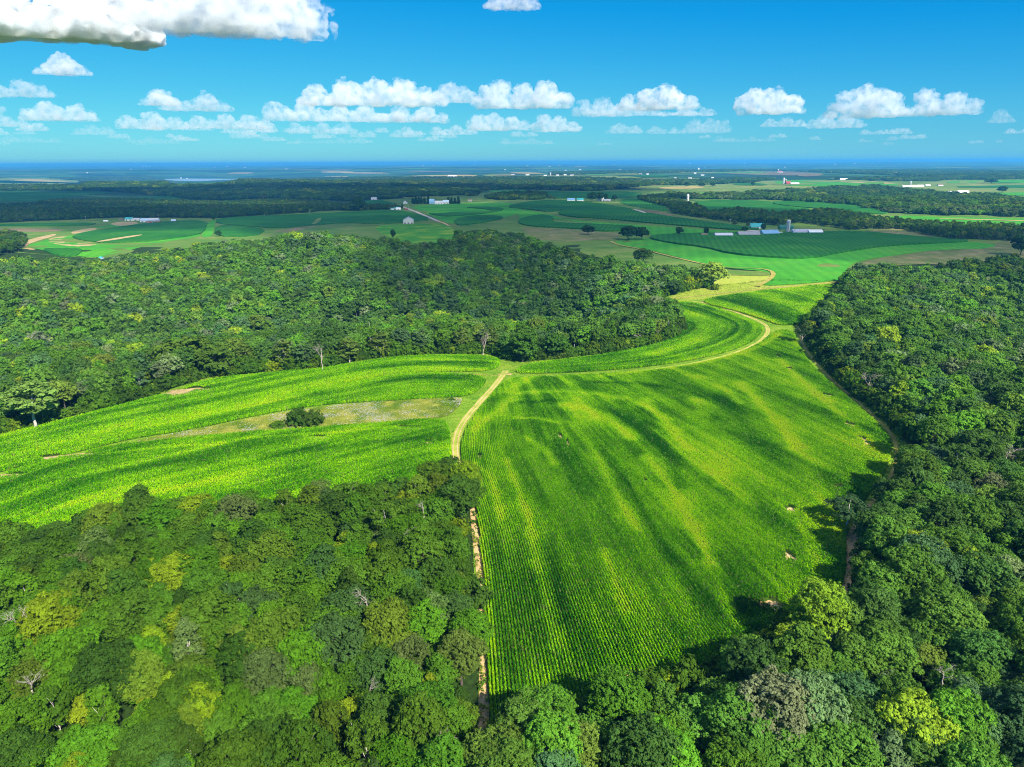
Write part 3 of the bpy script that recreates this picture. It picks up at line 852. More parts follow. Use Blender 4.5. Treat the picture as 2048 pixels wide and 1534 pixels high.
# right of the gravel road
fld(BEAN, [(816, 412), (900, 408), (1040, 404), (1045, 425), (1010, 436), (960, 446), (905, 449), (878, 440), (850, 425)], 'green bean field right of the gravel road', lift=0.3)
fld(CORN, [(852, 427), (880, 428), (912, 425), (985, 424), (978, 419), (925, 416), (960, 414), (1010, 417), (1000, 424), (950, 430), (900, 434), (880, 433)], 'hooked dark crop strip in the bean field', lift=0.5, height=1.2)
fld(CORN, [(905, 441), (940, 432), (1000, 432), (1008, 437), (980, 444), (940, 450), (915, 452)], 'dark crop wedge beside the valley woods', lift=0.5, height=1.2)
fld(SUNF, [(800, 396), (830, 393), (890, 393), (912, 396), (900, 399), (820, 398)], 'pale hay strip behind the blue barn', lift=0.6)
fld(CORN, [(1005, 415), (1060, 403), (1112, 401), (1180, 405), (1270, 420), (1302, 429), (1450, 450), (1520, 458), (1510, 462), (1440, 459), (1300, 447), (1200, 438), (1140, 435), (1112, 428), (1130, 420), (1100, 425), (1060, 420)], 'great dark corn field in contour strips', lift=0.4, height=2.0)
fld(BEAN, [(1040, 418), (1085, 426), (1108, 432), (1135, 441), (1300, 452), (1440, 462), (1500, 463), (1480, 466), (1300, 472), (1230, 463), (1200, 452), (1090, 434), (1060, 432), (1035, 438)], 'green bean strip below the great corn field', lift=0.3)
fld(CORN, [(1035, 441), (1060, 433), (1092, 430), (1110, 438), (1100, 446), (1200, 450), (1285, 455), (1238, 463), (1200, 464), (1150, 458), (1080, 455), (1040, 450)], 'dark crop field with a wavy lower edge', lift=0.4, height=1.8)
fld(STREAK, [(1035, 455), (1080, 456), (1150, 459), (1200, 465), (1240, 466), (1240, 477), (1190, 482), (1090, 483), (1060, 472)], 'olive pasture below the wavy crop field', lift=0.2)
fld(CORN, [(1000, 383), (1050, 381), (1140, 384), (1285, 383), (1282, 394), (1240, 398), (1110, 397), (1000, 399)], 'wide green field before the dark woodland', lift=0.3)
fld(BROWN, [(1278, 421), (1302, 421), (1346, 430), (1372, 439), (1350, 440), (1312, 431)], 'brown ploughed triangle beside the hedge', lift=0.6)
fld(CORN, [(1240, 398), (1290, 396), (1330, 412), (1340, 424), (1290, 418), (1240, 408)], 'green field by the tall grey silo', lift=0.4)
fld(BEAN, [(1222, 483), (1300, 475), (1400, 478), (1700, 474), (1945, 484), (1992, 490), (2000, 498), (1880, 500), (1790, 511), (1722, 521), (1692, 535), (1700, 550), (1690, 561), (1600, 568), (1520, 573), (1545, 556), (1546, 545), (1440, 535), (1340, 511), (1280, 496), (1240, 491)], 'vivid green bean field before the right hand farm', lift=0.3)
fld(CORN, [(1288, 476), (1340, 470), (1440, 468), (1640, 466), (1720, 465), (1800, 472), (1880, 480), (1948, 484), (1900, 487), (1780, 492), (1690, 505), (1620, 519), (1560, 518), (1460, 510), (1410, 496), (1340, 488)], 'dark standing corn with a curving edge before the right hand farm', lift=0.5, height=2.4)
fld(STREAK, [(1692, 545), (1722, 524), (1790, 513), (1860, 502), (1990, 498), (1990, 483), (2040, 482), (2200, 490), (2200, 540), (1980, 532), (1800, 528), (1720, 548)], 'streaky tan and green pasture behind the right woods', lift=0.4)
fld(PAST, [(1160, 497), (1222, 485), (1250, 497), (1340, 517), (1440, 540), (1545, 545), (1546, 553), (1440, 551), (1350, 547), (1300, 532), (1200, 517), (1160, 507)], 'olive pasture curving below the bean field', lift=0.4)
fld(STREAK, [(1722, 463), (1760, 457), (1800, 458), (1880, 474), (1830, 474)], 'olive hay slope beside the dark corn', lift=0.4)
# right background
fld(CORN, [(1545, 402), (1680, 406), (1780, 425), (1762, 431), (1660, 420), (1548, 410)], 'dark crop strip below the sunlit woods', lift=0.3, height=1.5)
fld(CORN, [(1390, 400), (1545, 401), (1640, 420), (1560, 434), (1430, 428), (1385, 412)], 'broad dark field between the hedges', lift=0.3)
fld(BEAN, [(1780, 431), (1900, 435), (2200, 441), (2200, 459), (1900, 453), (1820, 449), (1765, 441)], 'green bean strip at the right edge', lift=0.5)
fld(GOLD, [(1735, 431), (1770, 432), (1772, 441), (1758, 438)], 'small yellow grass corner', lift=1.0)
fld(GOLD, [(1880, 438), (2048, 442), (2200, 445), (2200, 446), (2048, 443.4), (1880, 439.3)], 'thin yellow strip along the bean field', lift=1.2)
fld(SUNF, [(1180, 372), (1290, 373), (1340, 368), (1480, 366), (1540, 361), (1800, 364), (1812, 373), (1650, 377), (1540, 384), (1440, 384), (1300, 379)], 'sunlit pale green fields below the far farm', lift=0.5)
fld(GOLD, [(1316, 375), (1412, 372), (1402, 378), (1320, 379)], 'golden field with round trees', lift=1.4)
fld(BYEL, [(1395, 386), (1440, 384), (1445, 388), (1400, 391)], 'yellow green field corner', lift=1.0)
fld(BEAN, [(1545, 362), (1640, 360), (1800, 368), (1790, 373), (1660, 374), (1560, 372)], 'sunlit green field beside the red barn', lift=1.4)
fld(SUNF, [(1800, 372), (1880, 362), (1960, 360), (2300, 357), (2300, 402), (2000, 397), (1950, 386), (1850, 380)], 'sunlit fields at the right edge', lift=0.5)
fld(CORN, [(1910, 372), (2300, 370), (2300, 377), (1920, 377)], 'green crop band at the right edge', lift=1.5)
fld(BEAN, [(1890, 364), (1960, 361), (2300, 359), (2300, 366), (1900, 368)], 'light green band at the right edge', lift=1.5)
fld(BEAN, [(1950, 386), (2300, 385), (2300, 394), (2000, 393)], 'mid green band at the right edge', lift=1.5)
fld(GOLD, [(1660, 364), (1720, 362), (1800, 368), (1760, 369)], 'straw coloured strip beside the far farm', lift=2.0)
fld(BROWN, [(1425, 346), (1560, 343), (1660, 348), (1600, 352), (1500, 350)], 'far brown field on the plain', lift=1.0)
fld(BROWN, [(1590, 349), (1650, 347), (1640, 353), (1600, 354)], 'far reddish ploughed field', lift=2.0)
fld(SUNF, [(1035, 355), (1100, 352), (1240, 352), (1300, 356), (1180, 358), (1060, 357)], 'far sunlit strip in front of white farms', lift=1.0)
fld(SUNF, [(1310, 345), (1400, 343), (1550, 343), (1500, 347), (1350, 347)], 'far pale strip on the plain', lift=1.0)
fld(GOLD, [(640, 354), (690, 352), (702, 355), (680, 360), (650, 358)], 'far golden clearing in the forest', lift=1.0)
fld(GOLD, [(805, 353), (880, 350), (960, 350), (940, 356), (880, 357)], 'far golden field with white sheds', lift=1.0)
fld(SUNF, [(960, 350), (1030, 348), (1030, 353), (980, 355)], 'far pale green clearing', lift=1.0)
fld(SUNF, [(1200, 360), (1240, 359), (1268, 364), (1235, 367), (1203, 367)], 'sunlit clearing behind the dark woodland', lift=0.6)
fld(BYEL, [(970, 381), (1020, 379.5), (1060, 380.5), (1030, 384), (990, 386)], 'pale green clearing in the far forest', lift=0.6)
fld(SUNF, [(1815, 341), (1880, 340.5), (1900, 343), (1850, 345)], 'far pale clearing on the right', lift=1.0)
fld(BROWN, [(1810, 358), (1880, 354), (1900, 356), (1850, 360)], 'far reddish field on the right', lift=1.0)
fld(SUNF, [(1990, 341), (2120, 340), (2120, 344), (2000, 344)], 'far pale strip at the right edge', lift=1.0)
# the patchwork of far fields below the horizon
g = np.random.default_rng(63)
for i in range(64):
    left = i % 5 == 0
    y = 334 + 36*g.uniform(0, 1)**1.3
    x = g.uniform(-40, 900) if left else g.uniform(980, 2080)
    if left: y = 333 + 14*g.uniform(0, 1)
    w = g.uniform(25, 95); hh = (y-326)*g.uniform(.035, .075)
    mt = [SUNF, SUNF, BEAN, GOLD, CORN, BYEL, BROWN][g.integers(0, 7)]
    sk = g.normal(0, w*.15)
    fld(mt, [(x-w/2+sk, y-hh), (x+w/2*g.uniform(.7, 1.1)+sk, y-hh*g.uniform(.8, 1.2)), (x+w/2-sk, y+hh), (x-w/2*g.uniform(.8, 1.2)-sk, y+hh)], 'one patch of the far patchwork of fields below the horizon', lift=1.0 + .05*i)
# roads
setting(strip('gravel_road', [(752, 400), (765, 403), (790, 410), (815, 418), (850, 432), (877, 444)], [9, 10, 10, 9, 9], M['gravel'], 0.9), 'pale gravel road running down past the farmhouses', 'road')
setting(strip('gravel_road', [(877, 444), (888, 447), (898, 453)], [6, 5], M['sand'], 0.9), 'dirt end of the gravel road by the valley woods', 'road')
setting(strip('driveway', [(877, 444), (845, 444.5), (825, 445), (800, 446), (760, 449)], [4, 4, 3], M['dry_grass'], 1.0), 'grassy driveway to the grey farmhouse', 'road')
setting(strip('gravel_road', [(960, 407), (1040, 405), (1110, 401), (1150, 404)], [5, 5, 6], M['gravel'], 1.0), 'thin pale lane to the blue roofed farm', 'road')
setting(strip('gravel_road', [(1268, 421.5), (1278, 424), (1290, 428)], [10, 9], M['gravel'], 2.8), 'short pale lane at the corner of the corn', 'road')
setting(strip('farm_yard', [(1495, 462), (1530, 464), (1570, 466), (1610, 467)], [22, 20, 14], M['gravel'], 1.0), 'pale gravel yard between the barns', 'yard')
setting(strip('grass_boundary', [(1222, 484), (1238, 492), (1280, 498), (1340, 514), (1440, 537), (1500, 537), (1540, 541), (1549, 550), (1540, 560), (1515, 574)], [5, 4, 4, 5], M['dry_grass'], 0.9), 'pale grassy boundary between the bean field and pasture', 'verge')
# river far away
P = g1(372, 361)
riv = []
for px, py in [(322, 359.5), (345, 357.5), (400, 357), (450, 357.6), (478, 359), (430, 360.5), (400, 362.5), (355, 361.5)]:
    d = rays(np.array([px]), np.array([py]))[0]; tt = (CAM_H+72)/-d[2]
    riv.append((d[0]*tt, d[1]*tt))
q = smooth(riv, True, 2)
me = bpy.data.meshes.new('river'); me.from_pydata([(a, b, -72) for a, b in q], [], [tuple(range(len(q)))]); me.update()
t = NT('river_water'); b = t.n.new('ShaderNodeBsdfPrincipled')
b.inputs['Base Color'].default_value = (0.30, 0.36, 0.40, 1); b.inputs['Roughness'].default_value = 0.25
t.l.new(b.outputs[0], t.out.inputs['Surface'])
tag(link('river', me, None, [t.m]), 'pale river in the far valley on the left', 'river', kind='structure')

# ------------------------------------------------------------------ trees
def leaf_quads(P, N, size, g, aspect=(0.7, 1.3)):
    n = len(P)
    N = N/np.linalg.norm(N, axis=1, keepdims=True)
    t = g.normal(size=(n, 3)); t -= (t*N).sum(1, keepdims=True)*N; t /= np.linalg.norm(t, axis=1, keepdims=True)
    b = np.cross(N, t)
    s = size*g.uniform(.6, 1.35, n)
    V = []
    for k, (u, v) in enumerate(((1, 0.05), (0.1, 1), (-1, -0.1), (-0.05, -1))):
        a = s*g.uniform(*aspect, n)*0.62
        V.append(P + t*(u*a)[:, None] + b*(v*a)[:, None] + N*((-0.12 if k % 2 else 0.12)*s)[:, None])
    return np.stack(V, 1)

def crown_arrays(seed, kind='oak', leaf=0.42, cover=2.4, lobes=1.0):
    """leaf clusters on lobes: returns verts, quads, per face random value, lobe centres"""
    g = np.random.default_rng(seed)
    if kind == 'oak':      Rx, Rz, zc, nl, lr = 5.6, 5.6, 10.4, 38, 0.34
    elif kind == 'maple':  Rx, Rz, zc, nl, lr = 4.4, 6.6, 9.9, 36, 0.36
    elif kind == 'aspen':  Rx, Rz, zc, nl, lr = 2.7, 7.2, 10.3, 28, 0.46
    elif kind == 'round':  Rx, Rz, zc, nl, lr = 4.6, 4.4, 6.6, 26, 0.38
    elif kind == 'open':   Rx, Rz, zc, nl, lr = 4.8, 6.0, 11.4, 26, 0.30
    elif kind == 'bush':   Rx, Rz, zc, nl, lr = 2.6, 1.9, 1.5, 16, 0.42
    elif kind == 'conifer':Rx, Rz, zc, nl, lr = 2.3, 6.0, 6.6, 24, 0.40
    nl = int(nl*lobes); C = []; Rl = []
    tries = 0
    while len(C) < nl and tries < 4000:
        tries += 1
        d = g.normal(size=3); d /= np.linalg.norm(d)
        if d[2] < -0.82: continue
        f = g.uniform(.62, .92)
        if kind == 'conifer':
            z = g.uniform(-1, 1); w = max(0.12, (1-z)*0.5)
            a = g.uniform(0, 2*np.pi); c = np.array([np.cos(a)*Rx*w*.8, np.sin(a)*Rx*w*.8, zc+z*Rz]); r = (0.3+w)*0.9
        else:
            c = d*f*np.array([Rx, Rx, Rz]) + np.array([0, 0, zc]); r = Rx*lr*g.uniform(.72, 1.28)
        if all(np.linalg.norm(c-q) > 0.62*(r+s)*.72 for q, s in zip(C, Rl)) or tries > 2500:
            C.append(c); Rl.append(r)
    V = []; L = []
    cen = np.array([0, 0, zc])
    tr = leaf*1.75                       # radius of one tuft of leaves
    for c, r in zip(C, Rl):
        nt = max(5, int(cover*0.62*2*np.pi*r*r/(tr*tr*1.9)))
        d = g.normal(size=(nt, 3)); d /= np.linalg.norm(d, axis=1, keepdims=True)
        d[:, 2] = np.where(d[:, 2] < -0.35, -d[:, 2], d[:, 2])
        rad = r*g.uniform(.66, 1.10, nt)*(1+0.22*vnoise(d[:, 0]*2.3+c[0], d[:, 1]*2.3+c[1], d[:, 2]*2.3, seed=seed))
        if kind == 'open': rad *= g.uniform(.5, 1.1, nt)
        TC = c + d*rad[:, None]*np.array([1, 1, .82])
        tb = g.normal(0, .12, nt)
        k = 11
        e = g.normal(size=(nt, k, 3)) + d[:, None, :]*0.9 + np.array([0, 0, .35]); e /= np.linalg.norm(e, axis=2, keepdims=True)
        P = (TC[:, None, :] + e*(tr*g.uniform(.45, 1.0, (nt, k))*g.uniform(.75, 1.25, (nt, 1)))[..., None]*np.array([1, 1, .75])).reshape(-1, 3)
        N = e.reshape(-1, 3)*0.8 + np.repeat(d, k, 0)*0.45 + g.normal(size=(nt*k, 3))*0.38 + np.array([0, 0, .2])
        Q = leaf_quads(P, N, leaf, g)
        V.append(Q.reshape(-1, 3))
        L.append(np.clip(0.5 + g.normal(0, .12) + np.repeat(tb, k) + g.normal(0, .16, nt*k), 0, 1))
    V = np.concatenate(V); L = np.concatenate(L)
    return V, np.arange(len(V)).reshape(-1, 4), L, np.array(C), np.array(Rl)

def trunk_mesh(seed, C, kind='oak', thin=1.0, nb=9, sides=6):
    g = np.random.default_rng(seed+900)
    mb = MB()
    top = C[:, 2].max()*0.72
    r0 = {'oak': .38, 'maple': .34, 'aspen': .2, 'round': .3, 'open': .34, 'bush': .1, 'conifer': .2}[kind]*thin
    n = 6
    pts = [(g.normal(0, .12)*i/2, g.normal(0, .12)*i/2, -0.4 + (top+.4)*i/(n-1)) for i in range(n)]
    mb.tube(pts, [r0*(1.25 if i == 0 else 1-0.72*i/(n-1)) for i in range(n)], sides+2)
    order = g.permutation(len(C))[:nb]
    for i in order:
        c = C[i]; f = np.clip((c[2]-2)/top, .3, .92)*g.uniform(.62, .9)
        k = f*(n-1); a = int(k); b0 = np.array(pts[a])*(1-(k-a)) + np.array(pts[min(a+1, n-1)])*(k-a)
        mid = b0*.45 + c*.55 + np.array([0, 0, .5]) + g.normal(0, .25, 3)
        mb.tube([b0, mid, c + (c-b0)*.12], [r0*.42, r0*.26, r0*.08], sides)
    return mb.mesh('trunk', True)

def crown_mesh(name, arr):
    return np_mesh(name, arr[0], arr[1], {'lv': ('FACE', arr[2])})

PROTO = {}
KIN = ['oak', 'oak', 'oak', 'maple', 'maple', 'round', 'aspen', 'open']
def make_protos(lod, leaf, cover, lobes, sides, nb):
    L = []
    for i, k in enumerate(KIN):
        arr = crown_arrays(100+i*7, k, leaf*(0.85 if k == 'aspen' else 1), cover*(0.8 if k == 'open' else 1), lobes)
        L.append((k, crown_mesh('crown', arr), trunk_mesh(100+i*7, arr[3], k, nb=nb, sides=sides), arr))
    PROTO[lod] = L
make_protos('near', 0.31, 1.9, 1.15, 6, 10)
make_protos('mid', 0.55, 1.8, 0.95, 4, 6)
make_protos('low', 1.0, 1.7, 0.7, 3, 3)
for L in PROTO.values():
    for k, cm, tm, a in L:
        cm.materials.append(M['leaf']); tm.materials.append(M['pale_bark'] if k in ('aspen', 'open') else M['bark'])
print('proto faces', {k: [len(x[1].polygons) for x in v] for k, v in PROTO.items()})

TINTS = {  # linear base colours of the kinds of foliage
    'dark green':   (0.052, 0.118, 0.014),
    'mid green':    (0.074, 0.168, 0.013),
    'fresh green':  (0.078, 0.190, 0.010),
    'yellow green': (0.180, 0.270, 0.012),
    'olive':        (0.104, 0.178, 0.015),
    'blue green':   (0.056, 0.122, 0.026),
    'grey green':   (0.110, 0.170, 0.042),
    'dusty green':  (0.100, 0.165, 0.026)}
TN = list(TINTS)

# where woods grow (points of the photograph, on the ground)
W_NEAR = [(-500, 1150), (-60, 1125), (0, 1112), (200, 1082), (400, 1056), (600, 1052), (760, 1034), (850, 1004), (890, 995), (905, 975), (932, 968), (938, 1000), (930, 1090), (938, 1200), (945, 1320), (940, 1440), (925, 1560), (900, 1750), (-700, 1750)]
W_LOW = [(1010, 1540), (1100, 1505), (1300, 1448), (1450, 1392), (1565, 1338), (1668, 1262), (1732, 1178), (1742, 1085), (1760, 1035), (1808, 965), (1826, 915), (1822, 868), (1768, 817), (1708, 770), (1668, 730), (1636, 690), (1630, 655), (1655, 638), (1690, 588), (1700, 568), (1780, 561), (1860, 562), (1950, 575), (2048, 592), (2350, 640), (2700, 900), (2900, 1750), (980, 1750)]
W_MID = [(-350, 935), (-150, 893), (0, 860), (130, 828), (300, 786), (330, 774), (420, 748), (560, 736), (640, 731), (760, 709), (850, 703), (990, 703), (1020, 716), (1060, 718), (1200, 703), (1285, 688), (1338, 674), (1350, 657), (1332, 634), (1302, 608), (1318, 596), (1370, 583), (1402, 574), (1385, 569), (1345, 567), (1250, 554), (1165, 534), (1090, 510), (1035, 487), (960, 480), (915, 484), (905, 500), (835, 509), (770, 499), (700, 491), (560, 498), (420, 508), (290, 530), (200, 546), (120, 544), (30, 536), (-350, 560)]
def wpoly(poly, step=14):
    q = dense(poly, step); return ground(q[:, 0], q[:, 1])[:, :2]
NEARFIELD = ow
def scatter_trees(polyw, gap, seed, maxd=1e9):
    """jittered hexagonal grid of stems"""
    g = np.random.default_rng(seed)
    a, b = polyw.min(0), polyw.max(0)
    X, Y = np.meshgrid(np.arange(a[0], b[0], gap), np.arange(a[1], b[1], gap*.87))
    X = X + (np.arange(X.shape[0]) % 2)[:, None]*gap*.5
    X = X.ravel() + g.uniform(-.36, .36, X.size)*gap; Y = Y.ravel() + g.uniform(-.36, .36, Y.size)*gap
    m = pip(X, Y, polyw) & (np.hypot(X, Y) < maxd)
    return X[m], Y[m]

ROWS = []      # x, y, scale, rot, proto, tint name index, wood
def plant(wood, polyw, gap, seed, weights, smin, smax, kinds):
    X, Y = scatter_trees(polyw, gap, seed)
    # in front of or just outside the picture only
    Pz = np.column_stack([X, Y, H(X, Y)+8])
    px, py, z = project(Pz)
    m = (z > 20) & (px > -260) & (px < 2308) & (py < 1900)
    X, Y = X[m], Y[m]
    g = np.random.default_rng(seed+1)
    n = len(X)
    inner = ~pip(X, Y, NEARFIELD)
    for c in LONE_AT: inner &= np.hypot(X-c[0], Y-c[1]) > 9.0
    base = np.array(weights, float)
    blotch = fbm(X/70, Y/70, seed=seed, octv=2)
    W = np.tile(base, (n, 1))
    W[:, 0] *= np.exp(1.1*blotch); W[:, 3] *= np.exp(-1.4*blotch); W[:, 5] *= np.exp(1.2*fbm(X/50, Y/50, seed=seed+9, octv=2))
    W /= W.sum(1, keepdims=True)
    ti = (g.uniform(0, 1, n)[:, None] > np.cumsum(W, 1)).sum(1).clip(0, len(TN)-1)
    pr = g.choice(len(KIN), n, p=np.array(kinds)/sum(kinds))
    sc = g.uniform(smin, smax, n)
    for i in range(n):
        if inner[i]: ROWS.append((X[i], Y[i], sc[i], g.uniform(0, 6.283), pr[i], ti[i], wood))
LONE_AT = ground(np.array([1424., 1366, 1399, 1045, 1110, 375, 434, 72]), np.array([574., 582, 575, 724, 718, 752, 752, 858]))
KW = [3, 3, 3, 2.2, 2.2, 1.2, 1.0, 0.5]
plant(0, wpoly(W_NEAR), 7.0, 201, [3.0, 6.0, 3.4, 1.7, 1.7, .9, .6, .03], .60, 1.15, [3, 3, 3, 3, 3, 1.2, 1.2, .9])
plant(1, wpoly(W_LOW), 8.6, 202, [5, 7, 1.6, .35, 1.2, 2.0, 1.0, .03], .68, 1.22, [4, 4, 4, 2, 2, .8, .4, .4])
plant(2, wpoly(W_MID), 8.6, 203, [6, 7, 2.4, .45, 1.1, 1.8, 1.1, .03], .76, 1.22, KW)
T = np.array(ROWS)
TZ = H(T[:, 0], T[:, 1])
ppx, ppy, pz = project(np.column_stack([T[:, 0], T[:, 1], TZ+10*T[:, 2]]))
print('single trees', len(T))
vis = (ppx > -10) & (ppx < 2058) & (ppy < 1600)
size_px = FPX*T[:, 2]*10/pz
score = np.where(vis, size_px, 0)
pick = np.argsort(-score)[:300]
is_pick = np.zeros(len(T), bool); is_pick[pick] = True

# stuff: every tree beyond the three hundred, by instancing on points
kinds_col = {}
def proto_collection(lod):
    c = bpy.data.collections.new('tree_kinds_'+lod)
    for i, (k, cm, tm, arr) in enumerate(PROTO[lod]):
        me = bpy.data.meshes.new('tree_kind')
        # crown and trunk in one mesh, two materials
        nv = len(cm.vertices); V = np.empty(nv*3, np.float32); cm.vertices.foreach_get('co', V)
        tv = np.empty(len(tm.vertices)*3, np.float32); tm.vertices.foreach_get('co', tv)
        V = np.concatenate([V.reshape(-1, 3), tv.reshape(-1, 3)])
        F4 = np.arange(nv, dtype=np.int32).reshape(-1, 4)
        tf4 = np.array([tuple(p.vertices) for p in tm.polygons if len(p.vertices) == 4], np.int32)+nv
        m = np_mesh('tree_kind', V, [F4, tf4], {'lv': ('FACE', np.concatenate([arr[2], np.full(len(tf4), .5)]))}, np.concatenate([np.zeros(len(F4)), np.ones(len(tf4))]))
        m.materials.append(M['leaf']); m.materials.append(tm.materials[0])
        o = bpy.data.objects.new('%s_kind_%02d' % (lod, i), m)
        c.objects.link(o)
    return c

def instancer(coll):
    ng = bpy.data.node_groups.new('trees_on_points', 'GeometryNodeTree')
    ng.interface.new_socket('Geometry', in_out='INPUT', socket_type='NodeSocketGeometry')
    ng.interface.new_socket('Geometry', in_out='OUTPUT', socket_type='NodeSocketGeometry')
    n, l = ng.nodes, ng.links
    gi = n.new('NodeGroupInput'); go = n.new('NodeGroupOutput')
    ci = n.new('GeometryNodeCollectionInfo'); ci.inputs['Collection'].default_value = coll
    ci.inputs['Separate Children'].default_value = True; ci.inputs['Reset Children'].default_value = True
    ip = n.new('GeometryNodeInstanceOnPoints'); ip.inputs['Pick Instance'].default_value = True
    def at(nm, typ):
        a = n.new('GeometryNodeInputNamedAttribute'); a.data_type = typ; a.inputs['Name'].default_value = nm
        return a.outputs['Attribute']
    l.new(gi.outputs[0], ip.inputs['Points']); l.new(ci.outputs[0], ip.inputs['Instance'])
    l.new(at('idx', 'INT'), ip.inputs['Instance Index'])
    l.new(at('rot', 'FLOAT_VECTOR'), ip.inputs['Rotation']); l.new(at('scl', 'FLOAT_VECTOR'), ip.inputs['Scale'])
    l.new(ip.outputs[0], go.inputs[0])
    return ng

def point_object(name, P, idx, rot, scl, tint, coll, label, cat):
    me = bpy.data.meshes.new(name)
    me.vertices.add(len(P)); me.vertices.foreach_set('co', np.asarray(P, np.float32).ravel())
    a = me.attributes.new('idx', 'INT', 'POINT'); a.data.foreach_set('value', np.asarray(idx, np.int32))
    a = me.attributes.new('rot', 'FLOAT_VECTOR', 'POINT'); a.data.foreach_set('vector', np.column_stack([np.zeros(len(P)), np.zeros(len(P)), rot]).astype(np.float32).ravel())
    a = me.attributes.new('scl', 'FLOAT_VECTOR', 'POINT'); a.data.foreach_set('vector', np.asarray(scl, np.float32).ravel())
    a = me.attributes.new('tint', 'FLOAT_VECTOR', 'POINT'); a.data.foreach_set('vector', np.asarray(tint, np.float32).ravel())
    me.update()
    o = bpy.data.objects.new(name, me); COL.objects.link(o)
    md = o.modifiers.new('trees', 'NODES'); md.node_group = instancer(coll)
    return tag(o, label, cat, kind='stuff')

TCOL = np.array([TINTS[k] for k in TN])
def tint_of(ti, g):
    c = TCOL[ti]*g.uniform(.78, 1.25, (len(ti), 1))
    return c*(1+g.normal(0, .045, (len(ti), 3))).clip(.7, 1.3)
CM = {k: proto_collection(k) for k in ('near', 'mid', 'low')}
D = np.hypot(T[:, 0], T[:, 1])
g = np.random.default_rng(77)
TT = tint_of(T[:, 5].astype(int), g)
TT *= 1.08
TT[T[:, 6] >= 1] *= np.array([1.34, 1.30, 2.0])      # the oak woods on the slopes are greyer
SCL = np.column_stack([T[:, 2]*g.uniform(.9, 1.12, len(T)), T[:, 2]*g.uniform(.9, 1.12, len(T)), T[:, 2]*g.uniform(.85, 1.1, len(T))])
# the last dead or thin trees are placed by hand; keep a little room round them
LODS = [('near', 0, 330, 'near woodland of mixed broadleaf trees round the cornfields'), ('mid', 330, 620, 'woodland of broadleaf trees behind the left cornfield'), ('low', 620, 1e9, 'woodland rising to the ridge before the far fields')]
for lod, a, b, lab in LODS:
    m = (~is_pick) & (D >= a) & (D < b)
    print(lod, m.sum())
    point_object('forest', np.column_stack([T[m, 0], T[m, 1], TZ[m]]), T[m, 4], T[m, 3], SCL[m], TT[m], CM[lod], lab, 'forest')

# the three hundred trees that show largest, each its own object with trunk and crown
ORD = ['leftmost', 'second such from left', 'third such from left', 'fourth such from left', 'fifth such from left', 'sixth such from left', 'seventh such from left', 'eighth such from left', 'ninth such from left', 'tenth such from left', 'eleventh such from left', 'twelfth such from left', 'thirteenth such from left', 'fourteenth such from left']
SHAPE = {'oak': 'broad', 'maple': 'tall oval', 'round': 'low round', 'aspen': 'slender', 'open': 'open crowned'}
def place_name(i):
    x, y = ppx[i], ppy[i]
    if T[i, 6] == 0:
        if y > 1420: return 'along the bottom of the left woods'
        if y > 1290: return 'low in the left woods'
        if y > 1170: return 'in the middle of the left woods'
        if y > 1080: return 'high in the left woods'
        return "at the left woods' top edge"
    if T[i, 6] == 1:
        if x < 1400: return 'in the bottom woods below the corn'
        if y > 1400: return 'in the bottom right corner woods'
        if y > 1250: return 'low in the right woods'
        if y > 1080: return 'in the middle of the right woods'
        return 'high in the right woods'
    return 'in the woods behind the left cornfield'
cells = {}
for i in pick:
    cells.setdefault((TN[int(T[i, 5])], SHAPE[KIN[int(T[i, 4])]], place_name(i)), []).append(i)
LAB = {}
for (c, s, pl), ii in cells.items():
    ii = sorted(ii, key=lambda q: ppx[q])
    for r, i in enumerate(ii):
        if len(ii) == 1: LAB[i] = f'only {s} {c} tree {pl}'
        else: LAB[i] = f'{s} {c} tree {pl}, {ORD[min(r, len(ORD)-1)]}'
def make_tree(name, kind_i, lod='near'):
    k, cm, tm, _ = PROTO[lod][kind_i]
    root = empty(name, (0, 0, 0))
    link('trunk', tm, root); link('crown', cm, root)
    return root
def copy_thing(root):
    r = root.copy(); COL.objects.link(r)
    for c in root.children:
        d = c.copy(); COL.objects.link(d); d.parent = r
        for e in c.children:
            f = e.copy(); COL.objects.link(f); f.parent = d
    return r
first = {}
for i in pick:
    k = int(T[i, 4]); lod = 'near'
    if k not in first: first[k] = root = make_tree('broadleaf_tree', k)
    else: root = copy_thing(first[k])
    root.location = (T[i, 0], T[i, 1], TZ[i]); root.rotation_euler = (0, 0, T[i, 3]); root.scale = SCL[i]
    for c in root.children:
        if c.name.startswith('crown'): c['tint'] = [float(v) for v in TT[i]]
    tag(root, LAB[i], 'tree', 'broadleaf trees of the near woods')

# ------------------------------------------------------------------ undergrowth along the edges of the woods and in their gaps
BUSH = [crown_arrays(300+i, 'bush', 0.42, 1.9, 1.0) for i in range(4)]
bc = bpy.data.collections.new('bush_kinds')
for i, a in enumerate(BUSH):
    m = crown_mesh('bush_kind', a); m.materials.append(M['leaf'])
    bc.objects.link(bpy.data.objects.new('bush_kind_%02d' % i, m))
g = np.random.default_rng(61)
L = np.vstack([ow, ow[:1]]); seg = np.hypot(*(L[1:]-L[:-1]).T); cs = np.concatenate([[0], np.cumsum(seg)])
k = np.arange(0, cs[-1], 1.9); k = k + g.uniform(-.8, .8, len(k))
EX = np.interp(k, cs, L[:, 0]); EY = np.interp(k, cs, L[:, 1])
EX = EX + g.normal(0, 1.0, len(EX)); EY = EY + g.normal(0, 1.0, len(EY))
